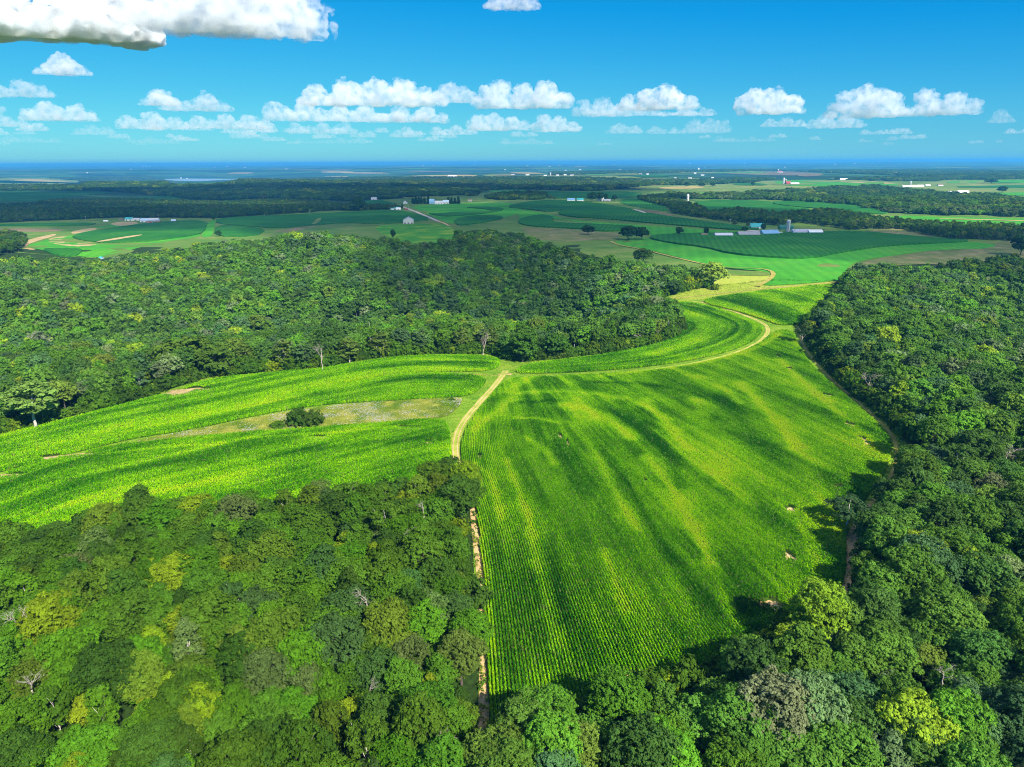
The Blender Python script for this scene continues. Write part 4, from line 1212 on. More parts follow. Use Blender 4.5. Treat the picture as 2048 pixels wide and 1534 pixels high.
# only where woods border the fields
woods = [wpoly(W_NEAR, 30), wpoly(W_LOW, 30), wpoly(W_MID, 30)]
ok = np.zeros(len(EX), bool)
for w in woods:
    ok |= pip(EX, EY, w) | (seg_dist(EX, EY, np.vstack([w, w[:1]])) < 7.5)
ok &= ~pip(EX, EY, wpoly(FA)) & ~pip(EX, EY, wpoly(FE3))
ok &= seg_dist(EX, EY, ground(*dense(T0, 10, False).T)[:, :2]) > 5
ok &= seg_dist(EX, EY, ground(*dense(T3, 10, False).T)[:, :2]) > 5
EX, EY = EX[ok], EY[ok]
sel = g.choice(len(T), 1500); fx = T[sel, 0]+g.normal(0, 4, 1500); fy = T[sel, 1]+g.normal(0, 4, 1500)
m = ~pip(fx, fy, NEARFIELD); fx, fy = fx[m], fy[m]
UX = np.concatenate([EX, fx]); UY = np.concatenate([EY, fy])
us = np.concatenate([g.uniform(.6, 2.1, len(EX)), g.uniform(.9, 2.0, len(fx))])
ti = g.choice(5, len(UX), p=[.3, .35, .2, .08, .07])
point_object('undergrowth', np.column_stack([UX, UY, H(UX, UY)-.2]), g.integers(0, 4, len(UX)), g.uniform(0, 6.28, len(UX)), np.column_stack([us, us, us*g.uniform(.8, 1.5, len(UX))]), tint_of(ti, g)*.9, bc, 'leafy shrubs filling the edges of the woods', 'shrubs')
# woods floor is hidden by them; saplings stand in the same mass

# ------------------------------------------------------------------ farther woods and hedges
def grove_mesh(seed, n, rad, leaf):
    g = np.random.default_rng(seed)
    Vs, Ls = [], []
    for i in range(n):
        k = KIN[g.integers(0, 6)]
        a = crown_arrays(seed*50+i, k, leaf, 1.5, 0.45)
        r = rad*math.sqrt((i+.5)/n); th = i*2.4+g.uniform(-.3, .3)
        s = g.uniform(.8, 1.25)
        Vs.append(a[0]*s + np.array([r*math.cos(th), r*math.sin(th), g.uniform(-1.5, 1)]))
        Ls.append(np.clip(a[2]*.6 + g.uniform(0, .55), 0, 1))
    V = np.concatenate(Vs)
    return np_mesh('grove_kind', V, np.arange(len(V)).reshape(-1, 4), {'lv': ('FACE', np.concatenate(Ls))})
gc = bpy.data.collections.new('grove_kinds')
for i in range(5):
    m = grove_mesh(11+i, 13, 20, 2.4); m.materials.append(M['leaf'])
    gc.objects.link(bpy.data.objects.new('grove_kind_%02d' % i, m))

FARW = [  # polygon in the photograph (ground), what to call it
 ([(-250, 458), (-150, 452), (0, 446), (100, 442), (240, 436), (440, 437), (600, 427), (700, 419), (650, 408), (560, 404), (440, 409), (280, 403), (100, 405), (60, 413), (-150, 416), (-250, 420)], 'dark forest behind the left farm'),
 ([(170, 374), (500, 371), (800, 366), (1020, 361), (1100, 360), (1200, 358), (1285, 362), (1300, 372), (1180, 384), (1100, 380), (1040, 379), (960, 381), (950, 393), (900, 391), (760, 398), (700, 402), (560, 397), (540, 396), (460, 400), (400, 400), (330, 392), (200, 381)], 'long dark forest across the middle distance'),
 ([(975, 397), (1000, 391), (1060, 388), (1092, 393), (1088, 399), (1040, 401), (985, 400)], 'dark hedge wood beside the pale lane'),
 ([(1140, 368), (1280, 363), (1400, 361), (1548, 359), (1500, 366), (1380, 371), (1300, 371)], 'wood before the far sunlit plain'),
 ([(1300, 396), (1350, 390), (1400, 394), (1460, 390), (1540, 386), (1660, 378), (1750, 376), (1850, 388), (1930, 392), (2048, 402), (2350, 410), (2350, 436), (2048, 434), (1900, 431), (1790, 428), (1700, 410), (1540, 400), (1400, 399)], 'sunlit woodland belt on the right'),
 ([(1275, 399), (1300, 396), (1345, 402), (1400, 418), (1420, 430), (1480, 424), (1560, 434), (1640, 426), (1690, 430), (1740, 440), (1850, 453), (2048, 461), (2350, 470), (2350, 490), (2048, 484), (1960, 480), (1890, 478), (1850, 470), (1800, 458), (1700, 460), (1640, 452), (1600, 446), (1560, 452), (1480, 446), (1400, 436), (1345, 428), (1338, 415), (1300, 406)], 'dark hedge woods winding behind the right farm'),
 ([(-250, 523), (-60, 515), (0, 512), (40, 506), (50, 493), (48, 478), (0, 472), (-150, 470), (-250, 470)], 'dark clump of trees at the left edge'),
 ([(1870, 548), (1930, 540), (2040, 530), (2300, 530), (2300, 590), (2048, 575), (1960, 562), (1890, 556)], 'shaded wood behind the right ridge'),
 ([(1800, 360), (1880, 356), (2048, 352), (2300, 350), (2300, 357), (1960, 360)], 'dark woods on the far right plain'),
 ([(640, 420), (700, 414), (780, 417), (812, 419), (770, 421), (700, 423)], 'straggling hedge along the dark field'),
 ([(1660, 360), (1780, 357), (1900, 357), (1870, 363), (1800, 363)], 'far wood behind the white farm'),
 ([(-250, 372), (0, 373), (100, 372), (180, 376), (220, 381), (0, 381), (-250, 381)], 'dark tree belt on the far left'),
 ([(100, 357), (290, 352), (345, 362), (330, 370), (170, 372), (160, 362)], 'wooded headland above the river'),
 ([(430, 371), (520, 357), (800, 356), (1000, 356), (1180, 357), (1010, 361), (800, 366), (520, 370)], 'blue wooded hills beyond the forest'),
 ([(1560, 342), (1800, 340), (2048, 344), (2300, 344), (2300, 350), (1900, 355), (1660, 346)], 'far blue woods on the right horizon plain'),
 ([(1100, 345), (1400, 340), (1560, 339), (1560, 342), (1300, 347), (1100, 350)], 'far blue woods before the horizon'),
]
g = np.random.default_rng(88)
for wi, (pl, lab) in enumerate(FARW):
    poly = wpoly(pl, 12)
    far = np.median(np.hypot(poly[:, 0], poly[:, 1]))
    single = far < 2300
    A = 0.5*abs(np.dot(poly[:, 0], np.roll(poly[:, 1], 1))-np.dot(poly[:, 1], np.roll(poly[:, 0], 1)))
    gap = 9.5 if single else 36.0
    n_est = A/(gap*gap*.87)
    if not single and n_est > 9000: gap *= math.sqrt(n_est/9000)
    X, Y = scatter_trees(poly, gap, 400+wi)
    m = np.ones(len(X), bool)
    X, Y = X[m], Y[m]
    bl = fbm(X/(12*gap), Y/(12*gap), seed=wi, octv=2)
    p = np.array([.34, .34, .1, .05, .07, .1])
    ti = g.choice(6, len(X), p=p/p.sum())
    ti = np.where((bl > .35) & (g.uniform(0, 1, len(X)) < .4), 6, ti)
    sc = g.uniform(.55, 1.05, len(X))*(1 if single else gap/36.0)
    sz = g.uniform(.5, .95, len(X))
    idx = g.choice(6, len(X)) if single else g.integers(0, 5, len(X))
    print(lab, len(X), int(far), single)
    point_object('far_forest', np.column_stack([X, Y, H(X, Y)]), idx, g.uniform(0, 6.28, len(X)), np.column_stack([sc, sc, sz]), tint_of(ti, g)*(.72 if wi in (0, 1, 2, 9, 11, 13) else .85), CM['low'] if single else gc, lab, 'forest')

# ------------------------------------------------------------------ single trees that stand out
TK = {}
def special(name, kind, seed, leaf, lodcover=2.2, lobes=1.0, bark='bark', thin=1.0, nb=8):
    key = (kind, seed)
    if key not in TK:
        a = crown_arrays(seed, kind, leaf, lodcover, lobes)
        cm = crown_mesh('crown', a); cm.materials.append(M['leaf'])
        tm = trunk_mesh(seed, a[3], kind, thin, nb); tm.materials.append(M[bark])
        TK[key] = (cm, tm, a)
    cm, tm, a = TK[key]
    root = empty(name, (0, 0, 0))
    if tm: link('trunk', tm, root)
    link('crown', cm, root)
    return root, a
def put_tree(name, kind, px, py, hpx, wpx, tint, label, cat='tree', group=None, seed=500, leaf=None, **kw):
    P = g1(px, py); z = project(P[None])[2][0]
    m = z/FPX
    root, a = special(name, kind, seed, leaf or 0.6, **kw)
    top = a[0][:, 2].max(); wid = np.percentile(np.abs(a[0][:, 0]), 99)*2
    s = hpx*m/top; w = wpx*m/wid
    root.location = P; root.scale = (w, w, s); root.rotation_euler = (0, 0, random.uniform(0, 6.28))
    for c in root.children:
        if c.name.startswith('crown'): c['tint'] = list(tint)
    return tag(root, label, cat, group)
TI = TINTS
LONE = 'lone trees in the fields'
put_tree('broadleaf_tree', 'round', 1424, 574, 52, 56, (0.27, 0.40, 0.05), 'large pale round tree at the end of the hay meadow', group=LONE, seed=501, leaf=.62)
put_tree('broadleaf_tree', 'round', 1286, 526, 30, 36, TI['dark green'], 'round dark tree alone in the olive pasture', group=LONE, seed=502, leaf=.8)
put_tree('broadleaf_tree', 'round', 1348, 590, 30, 30, TI['blue green'], 'round blue green tree where the woods meet the hay meadow', group=LONE, seed=503, leaf=.6)
for x, y, w, lab in [(1366, 582, 20, 'yellow green shrub right beside the round blue green tree'), (1380, 578, 24, 'yellow green shrub in the middle of the row by the hay meadow'), (1399, 575, 22, 'brightest yellow shrub, just left of the large pale tree'), (1413, 576, 20, 'green shrub under the large pale tree')]:
    put_tree('shrub', 'bush', x, y, w*1.15, w*1.05, (0.26, 0.34, 0.012) if 'yellow' in lab else TI['fresh green'], lab, 'shrub', 'shrubs by the hay meadow', seed=504, leaf=.5)
put_tree('shrub', 'bush', 1430, 580, 13, 19, TI['yellow green'], 'small lone shrub on the open hay meadow', 'shrub', 'shrubs by the hay meadow', seed=505, leaf=.5)
put_tree('shrub', 'bush', 596, 853, 40, 52, TI['dark green'], 'dark rounded shrub on the flower strip in the left cornfield', 'shrub', 'shrubs on the flower strip', seed=506, leaf=.4)
put_tree('shrub', 'bush', 628, 852, 33, 46, (0.06, 0.12, 0.015), 'green shrub joined to the dark one on the flower strip', 'shrub', 'shrubs on the flower strip', seed=507, leaf=.4)
put_tree('shrub', 'bush', 557, 857, 16, 30, TI['mid green'], 'low shrub left of the dark one on the flower strip', 'shrub', 'shrubs on the flower strip', seed=508, leaf=.4)
put_tree('shrub', 'bush', 905, 803, 9, 14, TI['mid green'], 'small shrub at the right end of the flower strip', 'shrub', 'shrubs on the flower strip', seed=508, leaf=.4)
put_tree('broadleaf_tree', 'open', 1692, 1058, 68, 84, (0.05, 0.11, 0.035), 'thin crowned tree leaning over the sandy track on the right', group=LONE, seed=509, leaf=.45, bark='pale_bark')
put_tree('broadleaf_tree', 'open', 1603, 690, 52, 34, (0.045, 0.09, 0.02), 'thin ragged tree at the corner where the dirt track meets the woods', group=LONE, seed=510, leaf=.6, lodcover=1.0, bark='dead_bark')
put_tree('birch_tree', 'open', 72, 858, 106, 92, (0.19, 0.32, 0.06), 'tall pale crowned birch with white forked trunk by the left field', group='pale trunked trees at the edge of the woods', seed=511, leaf=.5, lodcover=2.0, lobes=1.5, bark='pale_bark', thin=1.0)
for i, (x, y, h, w, lab) in enumerate([(452, 744, 52, 30, 'leftmost pale trunked birch above the end of the tan patch'), (494, 742, 58, 34, 'birch with clean white stem in the tree row'), (570, 740, 64, 38, 'pale leaved birch left of the white dead tree'), (612, 738, 58, 40, 'grey green birch just beside the white dead tree'), (700, 728, 54, 40, 'birch in the thin tree row over the upper corn strip'), (762, 716, 54, 42, 'birch at the bend of the tree row'), (842, 708, 54, 36, 'birch right of the middle of the tree row'), (925, 706, 56, 34, 'birch beside the pale leaning stem'), (985, 706, 52, 36, 'last birch before the track junction')]):
    put_tree('birch_tree', 'aspen', x, y, h, w, (0.12, 0.19, 0.03) if i % 3 else (0.09, 0.17, 0.05), lab, group='pale trunked trees at the edge of the woods', seed=512+i % 3, leaf=.55, lodcover=1.5, bark='pale_bark', thin=1.3)
put_tree('broadleaf_tree', 'round', 1045, 724, 62, 62, (0.06, 0.15, 0.016), 'round dark tree standing forward at the track junction', group=LONE, seed=516, leaf=.55)
put_tree('broadleaf_tree', 'round', 1110, 718, 56, 56, (0.055, 0.14, 0.016), 'second round tree right of the track junction', group=LONE, seed=517, leaf=.55)
put_tree('broadleaf_tree', 'round', 375, 752, 84, 120, (0.10, 0.18, 0.022), 'huge spreading tree above the tan patch of the left field', group=LONE, seed=518, leaf=.6)
put_tree('broadleaf_tree', 'round', 434, 752, 70, 80, (0.09, 0.17, 0.022), 'spreading tree right of the huge one in the tree row', group=LONE, seed=519, leaf=.6)
for x, y, w, h, lab in [(1256, 481, 34, 30, 'larger dark tree of the pair at the tip of the dark corn'), (1283, 480, 30, 26, 'smaller dark tree of the pair at the tip of the dark corn'), (1359, 471, 16, 17, 'small dark tree left of the blue barn'), (1412, 472, 10, 19, 'bare topped tree beside the red shed'), (2040, 512, 40, 44, 'dark tree at the right edge of the streaked pasture'), (1489, 464, 14, 11, 'dark tree behind the long grey roof'), (1526, 463, 11, 17, 'tree between the white house and the blue barn'), (1497, 455, 11, 11, 'pale tree left of the green roofed house'), (1470, 451, 12, 10, 'pale tree beside the tall pole'),
   (717, 422, 26, 27, 'big dark tree in the hedge left of the gravel road'), (772, 418, 11, 10, 'round tree beside the teal roofed house'), (755, 417, 7, 9, 'small dark tree left of the teal roofed house'), (437, 473, 12, 13, 'dark tree at the foot of the mown grass lane'), (427, 441, 7, 8, 'dark tree at the top of the mown grass lane'), (787, 479, 10, 20, 'slim dark tree before the mottled field'),
   (1374, 374, 10, 10, 'left dark tree in the golden field'), (1404, 374, 13, 8, 'middle wide tree in the golden field'), (1425, 374, 10, 9, 'right dark tree in the golden field'), (1505, 372, 8, 9, 'tree at the far end of the golden field'), (1100, 399, 9, 9, 'left tree of the pair by the pale lane'), (1109, 399, 8, 6, 'right tree of the pair by the pale lane'), (1184, 404, 20, 20, 'dark tree left of the white farmhouse'), (1200, 403, 16, 19, 'dark tree behind the white farmhouse'), (1229, 402, 11, 13, 'dark tree right of the farm sheds'), (1211, 401, 10, 14, 'tree just behind the farm sheds'), (1982, 367, 26, 10, 'wide dark tree clump in the right edge fields'), (2004, 386, 18, 14, 'tree at the right end of the sunlit woodland belt'), (1616, 432, 14, 12, 'dark tree on the bank of the hedge woods'), (1638, 432, 12, 10, 'second dark tree on the bank of the hedge woods'), (1663, 435, 15, 13, 'third dark tree on the bank of the hedge woods'), (1176, 470, 26, 20, 'dark round tree left of the tree pair')]:
    put_tree('broadleaf_tree', 'round', x, y, h, w, (0.030, 0.085, 0.014) if 'pale' not in lab else TI['grey green'], lab, group=LONE, seed=520+(x % 4), leaf=1.0, lodcover=1.8, lobes=.8)
for i, (x, y) in enumerate([(826, 408), (832, 408), (838, 408), (843, 408), (849, 408), (857, 408), (897, 408), (903, 408), (910, 408), (917, 408)]):
    put_tree('conifer_tree', 'conifer', x, y, 12.5+(i*7 % 4), 7, (0.020, 0.065, 0.018), ('dark conifer in the windbreak left of the blue barn' if i < 6 else 'dark conifer in the windbreak right of the white barns'), group='windbreak conifers by the blue barn' if i < 6 else 'windbreak conifers by the white barns', seed=530+i % 2, leaf=1.1)

# bare and dead trees
def branch(mb, p, d, L, r, depth, g):
    n = 4
    pts = [p]; q = p.copy(); dd = d.copy()
    for i in range(n):
        dd = (dd + g.normal(0, .13, 3) + np.array([0, 0, .05])); dd /= np.linalg.norm(dd)
        q = q + dd*L/n; pts.append(q.copy())
    mb.tube(pts, [r*(1-.6*i/n) for i in range(n+1)], 5 if depth else 7, cap=depth == 0)
    if depth < 3:
        for k in range(5 if depth == 0 else 4):
            t = g.uniform(.45, 1.0)
            b = pts[max(1, min(n, int(round(t*n))))]
            a = g.normal(size=3); a -= (a @ dd)*dd; a /= np.linalg.norm(a)
            nd = dd*g.uniform(.45, .8) + a*g.uniform(.6, .95) + np.array([0, 0, .15]); nd /= np.linalg.norm(nd)
            branch(mb, b, nd, L*g.uniform(.45, .7), r*.45, depth+1, g)
DEAD = []
for i in range(4):
    mb = MB(); gg = np.random.default_rng(40+i)
    branch(mb, np.array([0, 0, -.3]), np.array([.05*i, .04, 1.0]), 7.0, 0.34, 0, gg)
    me = mb.mesh('trunk_and_limbs', True); me.materials.append(M['dead_bark'])
    DEAD.append((me, max(v[2] for v in mb.v), max(abs(v[0]) for v in mb.v)*2))
def put_dead(px, py, hpx, lab, i, lift=0.0, wide=1.0):
    P = g1(px, py); z = project(P[None])[2][0]; m = z/FPX
    me, top, wd = DEAD[i % 4]
    base = empty('dead_tree', P, random.uniform(0, 6.28))
    s = hpx*m/top
    # stands among living crowns: a bare stem carries the limbs up to canopy height
    mb = MB(); mb.tube([(0, 0, -.3), (.1, 0, lift*.5), (0, 0, lift+.3)], [.42*max(1, s), .36*max(1, s), .33*s], 7)
    tm = mb.mesh('trunk', True); tm.materials.append(M['dead_bark'])
    if lift > 0: link('trunk', tm, base)
    li = link('limbs', me, base); li.location = (0, 0, lift); li.scale = (s*wide, s*wide, s)
    return tag(base, lab, 'dead tree', 'bare dead trees')
# (x, y of the foot of the visible limbs; the stem reaches the ground below)
def put_dead_top(px, py, hpx, lab, i, lift=12.0, wide=1.0):
    d = rays(np.array([px]), np.array([py]))[0]
    t_ = (CAM_H-lift)/-d[2]
    for _ in range(8):
        p = d*t_; t_ = (CAM_H-lift-float(H(p[0], p[1])))/-d[2]
    p = d*t_
    gx, gy, _ = project(np.array([[p[0], p[1], float(H(p[0], p[1]))]]))
    put_dead(gx[0], gy[0], hpx, lab, i, lift, wide)
put_dead_top(48, 1275, 72, 'white bare dead tree at the left edge of the left woods', 0, 12, 1.2)
put_dead_top(63, 1378, 46, 'white dead limbs low at the left edge', 2, 13, 1.3)
put_dead_top(848, 1034, 38, 'small white dead tree at the top edge of the left woods', 0, 12)
put_dead_top(833, 1092, 44, 'pale leaning dead tree right of the middle of the left woods', 2, 12)
put_dead_top(735, 1216, 50, 'brown bare forked tree in the middle of the left woods', 1, 13, 1.2)
put_dead_top(893, 1500, 64, 'large white limbed tree beside the sandy track at the bottom', 0, 8, 1.3)
put_dead_top(92, 702, 40, 'right one of two bare trunks in the far left woods', 1, 10, .8)
put_dead_top(68, 696, 36, 'left one of two bare trunks in the far left woods', 3, 10, .8)
put_dead_top(645, 738, 58, 'white bare tree in the row above the upper corn strip', 0, 1.5, .7)
put_dead_top(315, 618, 22, 'bare white tree in the middle of the left forest', 2, 11, 1.3)
put_dead_top(1130, 672, 26, 'bare brown tree above the curved corn', 1, 10)
put_dead_top(966, 708, 50, 'pale leaning stem in the row left of the track junction', 2, 1.0, .6)
put_dead_top(1733, 792, 52, 'grey bare tree at the edge of the right woods', 3, 2, 1.0)
put_dead_top(1848, 1148, 36, 'grey twiggy dead crown in the right woods', 1, 11, 1.4)
put_dead_top(2015, 1150, 38, 'grey dead crown at the right edge', 3, 12, 1.6)
put_dead_top(2012, 920, 42, 'grey bare tree high on the right slope', 1, 12, 1.2)
put_dead_top(1885, 1368, 44, 'bare limbs leaning right in the bottom right woods', 3, 12, 1.2)
put_dead_top(740, 1385, 34, 'small bare twigs at the bottom of the left woods', 1, 12, 1.2)
put_dead_top(1275, 690, 24, 'grey leaning deadwood at the tip of the woods by the curved corn', 3, 1.0, 1.5)
put_dead_top(1320, 676, 20, 'tangled grey deadwood beside the curved corn', 1, 0.6, 2.0)

# ------------------------------------------------------------------ farm buildings
def paint(name, col, rough=.6, spec=.3, n=.12):
    t = NT(name); p = t.n.new('ShaderNodeTexCoord').outputs['Object']
    k = t.noise(0.6, p, 5, .6)
    c = t.ramp(k, [(0.25, tuple(v*(1-n) for v in col)), (0.75, tuple(min(1, v*(1+n)) for v in col))])
    return t.surf(c, rough, None, 0, spec)
for nm, c in dict(white=(.78, .78, .76), offwhite=(.62, .60, .56), grey=(.34, .34, .35), darkgrey=(.15, .15, .16), blue=(.22, .42, .62), paleblue=(.45, .58, .70), teal=(.05, .36, .36), green=(.03, .16, .12), red=(.30, .05, .04), brown=(.20, .14, .10), lilac=(.46, .44, .52), dark=(.02, .02, .025), concrete=(.48, .46, .43), tin=(.55, .56, .58)).items():
    M[nm] = paint('paint_'+nm, c, .45 if nm in ('tin', 'blue') else .65)
def gable(px, py, wpx, hpx, wall, roof, label, cat='barn', yaw=0.0, depth=None, roof_frac=.45, end_on=False, doors=2, windows=0, name='barn', group='farm buildings'):
    P = g1(px, py); z = project(P[None])[2][0]; m = z/FPX
    L = wpx*m; h = hpx*m*1.02; D = depth or max(6.0, min(14.0, L*.55))
    if end_on: L, D = (depth or L*1.5), wpx*m
    hw = h*(1-roof_frac); ov = .35
    root = empty(name, (P[0], P[1], P[2]), yaw + (math.pi/2 if end_on else 0))
    # depth direction away from the camera; front face at y = -D/2
    mb = MB(); mb.box(-L/2, L/2, -D/2, D/2, -1, hw)
    mb.add([(-L/2, -D/2, hw), (-L/2, D/2, hw), (-L/2, 0, h-.15)], [(0, 2, 1)]); mb.add([(L/2, -D/2, hw), (L/2, D/2, hw), (L/2, 0, h-.15)], [(0, 1, 2)])
    w = link('wall', mb.mesh('wall'), root, [M[wall]])
    rb = MB(); t_ = .18; a, b, c = D/2+ov, L/2+ov, hw-ov*(h-hw)/(D/2)
    for s in (-1, 1):
        rb.add([(-b, s*a, c), (b, s*a, c), (b, 0, h), (-b, 0, h), (-b, s*a, c+t_), (b, s*a, c+t_), (b, 0, h+t_), (-b, 0, h+t_)],
               [(0, 1, 2, 3), (7, 6, 5, 4), (0, 4, 5, 1), (1, 5, 6, 2), (2, 6, 7, 3), (3, 7, 4, 0)])
    link('roof', rb.mesh('roof'), root, [M[roof]])
    dm = 'darkgrey' if wall != 'darkgrey' else 'offwhite'
    for k in range(doors):
        d = MB(); wd = min(3.6, (L if not end_on else D)*.16)
        if end_on:
            yy = (k+.5)/doors*D-D/2; d.box(-L/2-.08, -L/2+.02, yy-wd/2, yy+wd/2, 0, min(hw*.8, 3.6)); 
        else:
            xx = (k+.5)/doors*L-L/2; d.box(xx-wd/2, xx+wd/2, -D/2-.08, -D/2+.02, 0, min(hw*.8, 3.6))
        link('door', d.mesh('door'), root, [M[dm]])
    for k in range(windows):
        d = MB(); xx = (k+.25)/max(1, windows)*L-L/2; d.box(xx-.6, xx+.6, -D/2-.06, -D/2+.02, 1.0, min(2.3, hw*.85))
        link('window', d.mesh('window'), root, [M['dark']])
    return tag(root, label, cat, group)
def silo(px, py, wpx, hpx, body, dome, label, bands=True):
    P = g1(px, py); m = project(P[None])[2][0]/FPX
    r = wpx*m/2; h = hpx*m
    root = empty('silo', P)
    b = MB(); prof = [(r, -1)]
    for k in range(14):
        zz = (h-r)*k/13; prof += [(r, zz), (r*1.02, zz+.12), (r, zz+.24)]
    b.lathe(prof+[(r, h-r)], 20); link('body', b.mesh('body', False), root, [M[body]])
    d = MB(); d.lathe([(r*1.03*math.cos(a), h-r+r*1.03*math.sin(a)+.01) for a in np.linspace(0, 1.45, 8)], 20)
    link('dome', d.mesh('dome', True), root, [M[dome]])
    ch = MB(); ch.box(-.5, .5, -r-.9, -r-.02, 0, h-r*.6); link('chute', ch.mesh('chute'), root, [M['tin']])
    return tag(root, label, 'silo', 'silos')
G1 = 'buildings of the right hand farm'
gable(1446, 474, 35, 8, 'paleblue', 'tin', 'long low pale blue barn at the left end of the right hand farm', depth=16, doors=2, group=G1)
gable(1496, 472, 42, 9, 'grey', 'grey', 'long low grey roofed barn between the pale blue barns', depth=18, roof_frac=.62, doors=3, group=G1)
gable(1538, 470, 34, 10, 'paleblue', 'blue', 'blue metal barn with wide blue roof left of the tall silo', depth=18, roof_frac=.6, doors=1, yaw=.15, group=G1)
gable(1560, 468.5, 7, 4.5, 'white', 'offwhite', 'small white shed between the blue barn and the silo', 'shed', doors=1, name='shed', group=G1)
silo(1575, 467, 7.5, 27, 'concrete', 'tin', 'tall concrete silo with domed cap in the right hand farm')
gable(1571, 459, 26, 9, 'green', 'green', 'dark green barn behind the tall silo', depth=14, doors=1, group=G1)
gable(1600, 468, 33, 9.5, 'paleblue', 'lilac', 'grey blue barn just right of the tall silo', depth=16, doors=3, group=G1)
silo(1588.5, 468.4, 4.5, 9, 'teal', 'teal', 'small teal tank standing against the grey blue barn')
gable(1629, 468.5, 27, 9, 'paleblue', 'white', 'white roofed barn at the right end of the right hand farm', depth=14, doors=0, group=G1)
gable(1513, 457, 26, 10, 'white', 'teal', 'white house with a green hipped roof behind the right hand farm', 'house', depth=13, roof_frac=.6, doors=1, windows=3, name='farmhouse', group=G1)
gable(1408, 472.5, 12, 5.5, 'red', 'brown', 'old red shed under the bare topped tree', 'shed', doors=1, name='shed', group=G1)
G2 = 'buildings along the gravel road'
gable(817, 447.5, 20, 13, 'offwhite', 'lilac', 'pale grey gabled building alone above the mottled field', 'shed', depth=26, end_on=True, doors=3, roof_frac=.42, name='machine_shed', group=G2, yaw=.12)
gable(790, 420, 16, 6, 'white', 'teal', 'teal roofed house beside the gravel road', 'house', doors=1, windows=2, name='farmhouse', group=G2)
gable(797, 420.3, 9, 5, 'white', 'white', 'white garage joined to the teal roofed house', 'shed', doors=1, name='shed', group=G2)
gable(748, 400, 11, 5, 'offwhite', 'tin', 'white shed at the top end of the gravel road', 'shed', doors=1, name='shed', group=G2)
gable(770, 396.5, 10, 6, 'brown', 'brown', 'brown house among trees at the top of the gravel road', 'house', doors=1, name='farmhouse', group=G2)
gable(811, 408, 7, 7, 'white', 'brown', 'narrow white house with dark trees right of the gravel road', 'house', end_on=True, doors=1, name='farmhouse', group=G2)
gable(864, 408.5, 10, 10, 'blue', 'blue', 'bright blue barn among the windbreak conifers', doors=1, group=G2)
gable(878, 409, 16, 7, 'white', 'tin', 'white barn just right of the bright blue barn', doors=3, group=G2)
gable(892, 408.5, 12, 8, 'offwhite', 'paleblue', 'pale roofed barn at the right of the white barn', doors=2, group=G2)
gable(940, 403, 8, 4, 'offwhite', 'brown', 'small house at the edge of the far forest right of the windbreak', 'house', doors=1, name='farmhouse', group=G2)
gable(812, 392.5, 16, 3.5, 'offwhite', 'brown', 'low pale shed before the dark forest', 'shed', doors=1, name='shed', group=G2)
gable(813, 420.5, 4, 3.5, 'red', 'red', 'tiny dark red shed beside the gravel road', 'shed', doors=1, name='shed', group=G2)
G3 = 'buildings of the blue roofed farm'
gable(1142, 403.5, 15, 7, 'white', 'blue', 'white barn with a blue roof beside the pale lane', doors=3, group=G3)
gable(1160, 403.5, 13, 7, 'white', 'teal', 'white barn with a teal roof right of the blue roofed one', doors=2, group=G3)
gable(1201, 402.5, 12, 8, 'white', 'offwhite', 'white farmhouse before the dark trees of the blue roofed farm', 'house', doors=1, windows=2, name='farmhouse', group=G3)
gable(1214, 402.5, 14, 3.6, 'lilac', 'lilac', 'low pinkish shed right of the white farmhouse', 'shed', doors=1, name='shed', group=G3)
silo(1375, 406, 5, 17, 'concrete', 'tin', 'pale silo standing alone beside the dark hedge')
G4 = 'buildings of the left farm'
gable(259, 442, 14, 7, 'white', 'teal', 'white barn with a teal roof on the left farm', doors=2, group=G4)
gable(273, 441.5, 14, 5, 'offwhite', 'tin', 'pale shed right of the teal roofed barn', 'shed', doors=1, name='shed', group=G4)
gable(291, 445, 16, 8, 'white', 'paleblue', 'white barn in the middle of the left farm', doors=2, group=G4)
gable(309, 445, 20, 8.5, 'paleblue', 'tin', 'large pale blue barn right of the middle of the left farm', doors=3, group=G4)
gable(300, 447, 10, 4, 'white', 'red', 'low white shed with a red roof before the barns of the left farm', 'shed', doors=1, name='shed', group=G4)
gable(316, 446.5, 11, 5, 'red', 'brown', 'dark red shed before the pale blue barn', 'shed', doors=1, name='shed', group=G4)
gable(348, 445, 9, 6, 'brown', 'paleblue', 'brown shed standing apart at the right of the left farm', 'shed', doors=1, name='shed', group=G4)
gable(212, 443.5, 8, 3, 'white', 'white', 'white trailer like shed standing apart left of the left farm', 'shed', doors=1, name='shed', group=G4)
gable(243, 440.5, 8, 3.5, 'brown', 'brown', 'small brown shed left of the teal roofed barn', 'shed', doors=1, name='shed', group=G4)
gable(203, 518, 6, 4.5, 'paleblue', 'teal', 'small hut at the edge of the sunlit woods on the left', 'hut', doors=1, name='hut', group=G4)
G5 = 'far farm buildings on the right'
silo(1567, 369, 4, 13, 'tin', 'tin', 'left silo of the pair beside the red barn')
silo(1571, 369, 3, 10, 'brown', 'tin', 'right silo of the pair beside the red barn')
gable(1576, 369, 9, 6, 'red', 'red', 'red barn beside the silo pair', doors=1, group=G5)
gable(1589, 369, 17, 3.6, 'white', 'white', 'long white barn right of the red barn', doors=0, group=G5)
gable(1687, 361, 15, 4, 'white', 'white', 'white building alone on the straw coloured strip', doors=0, group=G5)
gable(1812, 374.5, 16, 3.4, 'white', 'white', 'leftmost long white barn of the far right farm', doors=0, group=G5)
gable(1827, 374.5, 13, 4, 'white', 'white', 'middle white barn of the far right farm', doors=0, group=G5)
gable(1840, 374.5, 13, 4.5, 'offwhite', 'white', 'right white barn of the far right farm', doors=0, group=G5)
silo(1820, 373.6, 3.2, 11, 'tin', 'tin', 'pale silo rising over the far right farm')
